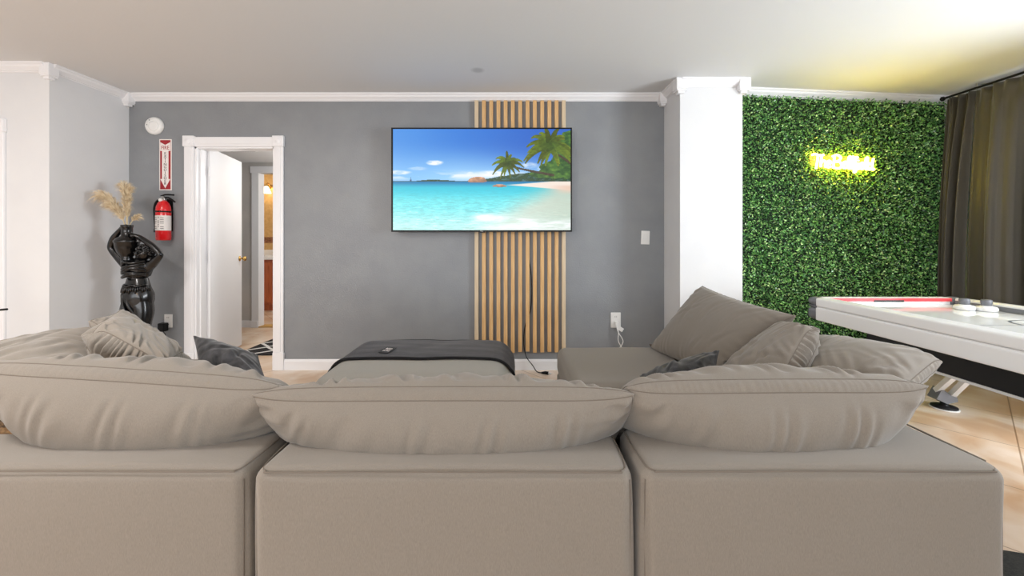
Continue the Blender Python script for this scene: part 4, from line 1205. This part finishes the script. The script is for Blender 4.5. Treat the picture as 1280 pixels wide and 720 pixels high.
for (fx, tx, sy_) in ((2.955, 2.80, 1), (2.27, 2.42, 1), (2.955, 2.80, -1), (2.27, 2.42, -1)):
    fy = 2.735 if sy_ > 0 else ay0 + ay1 - 2.735
    ty = fy - sy_ * .36
    sxx = 1 if fx > 2.6 else -1
    lg = obj('leg', B(), 'silver', ah)
    bm = B()
    # the shaped foot block
    prism(bm, [(fx - .075 * sxx * 0 - .085, fy - .032, .075), (fx - .01, fy - .032, .040), (fx + .06, fy - .032, .055), (fx + .055, fy - .032, .085), (fx + .01, fy - .032, .10), (fx - .045, fy - .032, .145)] if sxx > 0 else
              [(fx + .085, fy - .032, .075), (fx + .01, fy - .032, .040), (fx - .06, fy - .032, .055), (fx - .055, fy - .032, .085), (fx - .01, fy - .032, .10), (fx + .045, fy - .032, .145)], (0, 0, 0), (0, .064, 0))
    obj('foot_block', bm, 'table_grey', lg)
    for off in (-.045, .045):
        p0 = Vector((fx + off * 1.0, fy, .095 + (.03 if off * sxx < 0 else -.012))); p1 = Vector((tx + off, ty, .46))
        bm = B(); d = (p1 - p0).normalized(); s_ = Vector((1, 0, 0)); n_ = d.cross(s_).normalized(); s_ = n_.cross(d)
        prism(bm, [p0 - s_ * .020 - n_ * .014, p0 + s_ * .020 - n_ * .014, p0 + s_ * .020 + n_ * .014, p0 - s_ * .020 + n_ * .014], (0, 0, 0), tuple(p1 - p0))
        obj('leg_bar', bm, 'silver', lg)
    bm = B(); lathe(bm, [(.074, .0005), (.076, .005), (.072, .008)], fx, fy, 36); obj('foot_rim', bm, 'white_plastic', lg, True)
    bm = B(); lathe(bm, [(.069, .008), (.067, .016), (.03, .020), (.022, .024), (.02, .05)], fx, fy, 36); obj('foot_pad', bm, 'foot_black', lg, True)
# the empty leg holder meshes become the foot blocks' joint pins
for o in [q_ for q_ in ah.children if q_.name.startswith('leg')]:
    blk = [c_ for c_ in o.children if c_.name.startswith('foot_block')][0]
    me_old = o.data; o.data = blk.data; bpy.data.objects.remove(blk)
def striker(label, px, py, Y):
    p = W(px, py, Y); z = .7062
    rt = root('air_hockey_striker', label, 'striker', (p.x, Y, z), 'air hockey strikers')
    bm = B(); lathe(bm, [(.046, z), (.050, z + .006), (.050, z + .020), (.044, z + .028), (.030, z + .030), (.026, z + .034)], p.x, Y, 32); obj('base', bm, 'white_plastic', rt, True)
    bm = B(); lathe(bm, [(.024, z + .032), (.024, z + .046), (.026, z + .05), (.026, z + .066), (.022, z + .071), (.008, z + .072)], p.x, Y, 28); obj('grip', bm, 'table_grey', rt, True)
    return rt
striker('white air hockey striker sitting nearest the red end stripe', 1205.5, 388, 2.55)
striker('white air hockey striker sitting nearest the dark curtain', 1233, 390, 2.50)

# dark rug by the sofa corner
bm = B(); prism(bm, [(1.4, 1.56, 0), (1.82, 1.465, 0), (2.08, 1.39, 0), (2.08, -1.0, 0), (1.4, -.9, 0)], (0, 0, .0005), (0, 0, .011))
o = obj('area_rug', bm, 'rug_dark', None, False, (1.75, .3, 0)); tag(o, 'dark rug on the tiled floor beside the sofa corner', 'rug')

# ------------------------------------------------------------------ statue with pampas grass
SYY = 3.2; Ss = F / SYY
def sp_(px, py, dy=0.0): return Vector(((px - 640) / Ss, SYY + dy, CH - (py - HY) / Ss))
sc_ = sp_(172, 300); sxc = sc_.x
st = root('statue', 'glossy black statue of a woman carrying an urn in the corner', 'statue', (sxc, SYY, 0))
# body: one skinned surface
J = {'pelvis': (sp_(172, 372), (.095, .075)), 'belly': (sp_(173, 354), (.068, .056)), 'waist': (sp_(173, 345), (.058, .05)), 'chest': (sp_(172, 332), (.092, .07)), 'neck': (sp_(178, 324, -.01), (.040, .04)), 'head': (sp_(184, 317, -.03), (.052, .055)), 'crown': (sp_(186, 311, -.03), (.040, .045)),
     'shl': (sp_(158, 332), (.036, .04)), 'ell': (sp_(141, 310, -.02), (.024, .026)), 'fal': (sp_(146, 298, -.03), (.024, .024)), 'wrl': (sp_(155, 288, -.03), (.019, .02)), 'hal': (sp_(161, 284, -.04), (.021, .018)),
     'shr': (sp_(189, 332), (.036, .04)), 'elr': (sp_(204, 318, -.02), (.024, .026)), 'far': (sp_(193, 306, -.03), (.024, .024)), 'wrr': (sp_(181, 297, -.04), (.019, .02)), 'har': (sp_(175, 294, -.05), (.021, .018)),
     'hipl': (sp_(163, 384), (.078, .078)), 'knl': (sp_(166, 420, -.02), (.058, .06)), 'anl': (sp_(168, 468), (.032, .034)), 'tol': (sp_(167, 476, -.05), (.03, .022)),
     'hipr': (sp_(181, 384), (.078, .078)), 'knr': (sp_(179, 420, -.04), (.058, .06)), 'anr': (sp_(177, 468), (.032, .034)), 'tor': (sp_(179, 476, -.05), (.03, .022))}
E = [('pelvis', 'belly'), ('belly', 'waist'), ('waist', 'chest'), ('chest', 'neck'), ('neck', 'head'), ('head', 'crown'), ('chest', 'shl'), ('shl', 'ell'), ('ell', 'fal'), ('fal', 'wrl'), ('wrl', 'hal'), ('chest', 'shr'), ('shr', 'elr'), ('elr', 'far'), ('far', 'wrr'), ('wrr', 'har'),
     ('pelvis', 'hipl'), ('hipl', 'knl'), ('knl', 'anl'), ('anl', 'tol'), ('pelvis', 'hipr'), ('hipr', 'knr'), ('knr', 'anr'), ('anr', 'tor')]
names = list(J)
# fingers wrapped on the urn rim
def finger(base, k, sgn, d):
    nm = '%s_f%d' % (base, k); b0 = J[base][0]
    sp0 = b0 + Vector((sgn * .014, -.012, .012 - .012 * k)); e_ = sp0 + Vector((sgn * .022, .0, .004 - .006 * k))
    J[nm] = (sp0, (.0085, .0085)); J[nm + 'e'] = (e_, (.007, .007)); E.append((base, nm)); E.append((nm, nm + 'e'))
for k in range(4): finger('hal', k, 1, 0)
for k in range(4): finger('har', k, -1, 0)
J['hal_t'] = (J['hal'][0] + Vector((.004, -.03, -.012)), (.009, .009)); E.append(('hal', 'hal_t'))
J['har_t'] = (J['har'][0] + Vector((-.004, -.03, -.012)), (.009, .009)); E.append(('har', 'har_t'))
names = list(J)
me = bpy.data.meshes.new('body')
me.from_pydata([tuple(J[k][0] - ORIGIN[st]) for k in names], [(names.index(a), names.index(c_)) for a, c_ in E], [])
body = bpy.data.objects.new('body', me); C.objects.link(body); body.parent = st; me.materials.append(M['black_gloss']); ORIGIN[body] = ORIGIN[st]
sk = body.modifiers.new('skin', 'SKIN'); sk.use_smooth_shade = True
if not me.skin_vertices:
    bpy.context.view_layer.objects.active = body
for i, k in enumerate(names):
    sv = me.skin_vertices[0].data[i]; sv.radius = J[k][1]; sv.use_root = (k == 'pelvis')
ss_ = body.modifiers.new('sub', 'SUBSURF'); ss_.levels = 2; ss_.render_levels = 2
# breasts, knees and face relief are carried by the drapery and a face mask
hc = J['head'][0]
bm = B()
lathe(bm, [(.002, .0), (.009, .006), (.0075, .02), (.004, .032)], hc + Vector((-.012, -.052, -.012)), 0, 10)     # nose
for dx in (-.03, .006):
    lathe(bm, [(.001, 0), (.012, .004), (.012, .007), (.001, .011)], hc + Vector((dx, -.046, .008)), 0, 12, 1, .6)
lathe(bm, [(.001, 0), (.013, .003), (.013, .007), (.001, .010)], hc + Vector((-.013, -.047, -.028)), 0, 12, 1, .5)
obj('face', bm, 'black_gloss', st, True)
# curled hair
bm = B(); rr = random.Random(4)
for k in range(34):
    a = rr.uniform(-.4 * PI, 1.4 * PI); el = rr.uniform(-.3, 1.2)
    c_ = hc + Vector((.054 * math.cos(a) * math.cos(el) + .012, .050 * math.sin(a) * math.cos(el) * .9 + .006, .052 * math.sin(el) + .012))
    pts = [c_ + Vector((.014 * math.cos(t), .010 * math.sin(t * 1.3), .014 * math.sin(t))) for t in np.linspace(0, 5.2, 9)]
    tube(bm, pts, .0085, 6)
for k in range(10):
    p = hc + Vector((.03 + rr.uniform(-.01, .03), .02, -.02))
    tube(bm, smooth_path([p, p + Vector((.02, .01, -.04)), p + Vector((-.01 + rr.uniform(-.05, .02), -.0, -.085))], 4), [.010] * 9, 6)
obj('hair', bm, 'black_gloss', st, True)
# gathered top drape
zc = J['chest'][0].z; cxx = J['chest'][0].x
bm = B()
lathe(bm, [(.060, zc - .10), (.082, zc - .085), (.092, zc - .06), (.098, zc - .03), (.102, zc), (.088, zc + .025), (.06, zc + .035)], cxx, SYY, 56, 1.0, .82, mod=lambda a, h: 1 + .06 * math.sin(7 * a + h * 60) + .03 * math.sin(13 * a - h * 90))
for k in range(7):
    z = zc - .075 + k * .017
    tube(bm, smooth_path([(cxx - .09, SYY - .03, z + rr.uniform(-.02, .02)), (cxx - .04, SYY - .082, z + rr.uniform(-.02, .012)), (cxx + .03, SYY - .085, z + .012 + rr.uniform(-.02, .02)), (cxx + .093, SYY - .03, z + .01 + rr.uniform(-.015, .02))], 5), .010, 8)
obj('drape', bm, 'black_gloss', st, True)
# hip wrap with fringe and long skirt
zp = J['pelvis'][0].z; zw = J['waist'][0].z
bm = B()
lathe(bm, [(.110, .055), (.102, .10), (.075, .22), (.066, .34), (.072, .43), (.084, .51), (.098, zp - .07), (.110, zp - .02), (.109, zp + .03), (.090, zp + .08), (.072, zw - .02), (.060, zw)], sxc + .002, SYY, 64, 1.0, .80, mod=lambda a, h: 1 + .045 * math.sin(5 * a + h * 9) * (1.15 - min(1, h / zp)) + .018 * math.sin(9 * a + h * 22))
for (x0_, z0_, x1_, z1_) in ((-.06, zp + .04, .03, zp - .2), (-.02, zp + .05, .05, zp - .14), (-.045, zp - .02, -.012, zp - .3)):
    tube(bm, smooth_path([(sxc + x0_, SYY - .068, z0_), (sxc + (x0_ + x1_) / 2 - .012, SYY - .084, (z0_ + z1_) / 2), (sxc + x1_, SYY - .066, z1_)], 6), [.006 + .006 * math.sin(PI * i / 12) for i in range(13)], 8)
obj('skirt', bm, 'black_gloss', st, True)
bm = B()
for k in range(22):
    a = PI + PI * k / 21
    r0, r1 = .090, .103
    p = Vector((sxc + r0 * math.cos(a), SYY + r0 * .82 * math.sin(a), zp + .098)); q_ = Vector((sxc + r1 * math.cos(a), SYY + r1 * .82 * math.sin(a), zp + .062 - .012 * math.sin(k * 1.9) - .012 * math.sin(PI * k / 21)))
    tube(bm, [p, (p + q_) / 2 + Vector((.003, -.004, 0)), q_], [.006, .008, .006], 6)
tube(bm, [(sxc + .089 * math.cos(PI + PI * k / 24), SYY + .075 * math.sin(PI + PI * k / 24), zp + .10 + .006 * math.sin(k)) for k in range(25)], .009, 8)
obj('fringe', bm, 'black_gloss', st, True)
bm = B(); lathe(bm, [(.135, .0), (.135, .035), (.125, .045), (.12, .06), (.10, .065)], sxc, SYY, 40); obj('plinth', bm, 'black_gloss', st, True)
# urn carried on the shoulder
ux = sp_(165.5, 300).x; zu = lambda py: sp_(0, py).z
pxr = lambda r: r / Ss
bm = B()
lathe(bm, [(pxr(5.6), zu(331)), (pxr(6.2), zu(322)), (pxr(5.6), zu(321)), (pxr(6.8), zu(319)), (pxr(9.4), zu(315)), (pxr(11.2), zu(309)), (pxr(12.0), zu(303.5)), (pxr(12.6), zu(303)), (pxr(12.6), zu(300.5)), (pxr(11.8), zu(300)), (pxr(10.8), zu(298)), (pxr(7), zu(296)), (pxr(5.6), zu(294.5)), (pxr(5.5), zu(285)), (pxr(6.1), zu(284)), (pxr(6.1), zu(281.5)), (pxr(4.9), zu(281.5)), (pxr(4.5), zu(290))], ux, SYY - .045, 48, 1, 1)
obj('urn', bm, 'black_gloss', st, True)

# dried pampas plumes standing in the urn
def plume(label, px, py, dy, seed, fluff, n=230, thick=1.0):
    r = random.Random(seed)
    p0 = Vector((ux, SYY - .045, zu(292))); p3 = sp_(px, py, dy)
    p1 = p0 + Vector(((p3.x - p0.x) * .12, (p3.y - p0.y) * .1, (p3.z - p0.z) * .45)); p2 = p0 + Vector(((p3.x - p0.x) * .5, (p3.y - p0.y) * .5, (p3.z - p0.z) * .92))
    bz = lambda t: (1 - t) ** 3 * p0 + 3 * t * (1 - t) ** 2 * p1 + 3 * t * t * (1 - t) * p2 + t ** 3 * p3
    rt = root('pampas_plume', label, 'dried grass', tuple(p0), 'dried pampas plumes in the urn')
    obj('stem', tb([bz(k / 14) for k in range(15)], [.0042 - .0028 * k / 14 for k in range(15)], 6), 'pampas_stem', rt, True)
    v, f = [], []
    for k in range(n):
        t = r.uniform(fluff, .99); c_ = bz(t); tg_ = (bz(min(1, t + .02)) - bz(t - .02)).normalized()
        sd = Vector((r.gauss(0, 1), r.gauss(0, 1), r.gauss(0, 1))); sd = (sd - tg_ * sd.dot(tg_)).normalized()
        L = r.uniform(.045, .115) * (1.15 - .6 * abs(t - .7)) * thick
        d = (tg_ * 1.2 + sd * .8).normalized()
        mid = c_ + d * L * .55; end = c_ + d * L * .9 + Vector((0, 0, -L * .34)) + sd * L * .10
        wv = d.cross(Vector((r.gauss(0, 1), r.gauss(0, 1), r.gauss(0, 1)))).normalized() * .0014
        b0 = len(v)
        v += [c_ - wv * .6, c_ + wv * .6, mid + wv, mid - wv, end]
        f += [(b0, b0 + 1, b0 + 2, b0 + 3), (b0 + 3, b0 + 2, b0 + 4)]
    obj('feathery_head', (v, f), 'pampas', rt)
plume('pampas plume arching furthest out over the white wall', 129, 244, -.02, 1, .26, 900)
plume('drooping pampas plume at mid height of the bunch', 146, 257, -.06, 2, .34, 520, .8)
plume('tallest feathery pampas plume leaning toward the white wall', 153, 233, .02, 3, .28, 900)
plume('upright slim pampas plume standing against the grey wall', 163, 236, .0, 4, .26, 620, .6)
plume('short curled pampas plume bending toward the extinguisher', 179, 271, -.04, 5, .55, 220, .55)

# thin black rod jutting into view in front of the far casing
ra, rb = W(9, 386.5, 2.5), W(-60, 393, 2.45)
rs = root('rod_stand', 'thin black metal rod jutting in before the white door casing', 'stand', (rb.x, rb.y, 0))
obj('arm', tb([ra, rb], .0065, 10), 'black', rs, True)
obj('pole', tb([(rb.x, rb.y, .02), (rb.x, rb.y, rb.z + .02)], .011, 12), 'black', rs, True)
bm = B(); lathe(bm, [(.15, .0), (.15, .014), (.02, .022)], rb.x, rb.y, 36); obj('base', bm, 'black', rs, True)

# ------------------------------------------------------------------ light
def area(name, loc, rot, sx, sy, power, colr):
    l = bpy.data.lights.new(name, 'AREA'); l.shape = 'RECTANGLE'; l.size = sx; l.size_y = sy; l.energy = power; l.color = colr
    o = bpy.data.objects.new(name, l); C.objects.link(o); o.location = loc; o.rotation_euler = rot
    return o
# daylight through the two windows
area('daylight_side_window', (XR + .12, .98, 1.25), (0, PI / 2, 0), 1.8, 1.1, 170, (.90, .95, 1.0))
area('daylight_rear_window', ((RX0 + RX1) / 2, YREAR - .35, 1.5), (PI / 2, 0, 0), 5.7, 1.4, 165, (.93, .96, 1.0))
# added fill disk under the ceiling; lamps of the room behind and the hall
l = bpy.data.lights.new('added_ceiling_fill', 'AREA'); l.shape = 'DISK'; l.size = .5; l.energy = 40; l.color = (1.0, .97, .94)  # fill light without a fixture, added to brighten the sofa and left walls
o = bpy.data.objects.new('added_ceiling_fill', l); C.objects.link(o); o.location = (-2.3, .9, CEIL - .04)
def bulb(name, loc, power, colr, rad=.12):
    l = bpy.data.lights.new(name, 'POINT'); l.energy = power; l.color = colr; l.shadow_soft_size = rad
    o = bpy.data.objects.new(name, l); C.objects.link(o); o.location = loc; return o
bulb('kitchen_lamp', (-2.5, -.5, 1.5), 26, (1.0, .60, .30), .2)
bulb('hall_lamp', (-2.0, 4.6, 1.8), 20, (1.0, .97, .93))
bulb('bath_lamp', (-3.2, 6.3, 2.2), 14, (1.0, .9, .76))
w = bpy.data.worlds.new('world'); SC.world = w; w.use_nodes = True
bg = w.node_tree.nodes['Background']; bg.inputs['Color'].default_value = (.85, .92, 1.0, 1); bg.inputs['Strength'].default_value = 1.0

vs = SC.view_settings
vs.view_transform = 'Standard'; vs.look = 'None'; vs.gamma = 1.0; vs.use_curve_mapping = False; vs.exposure = 0.0
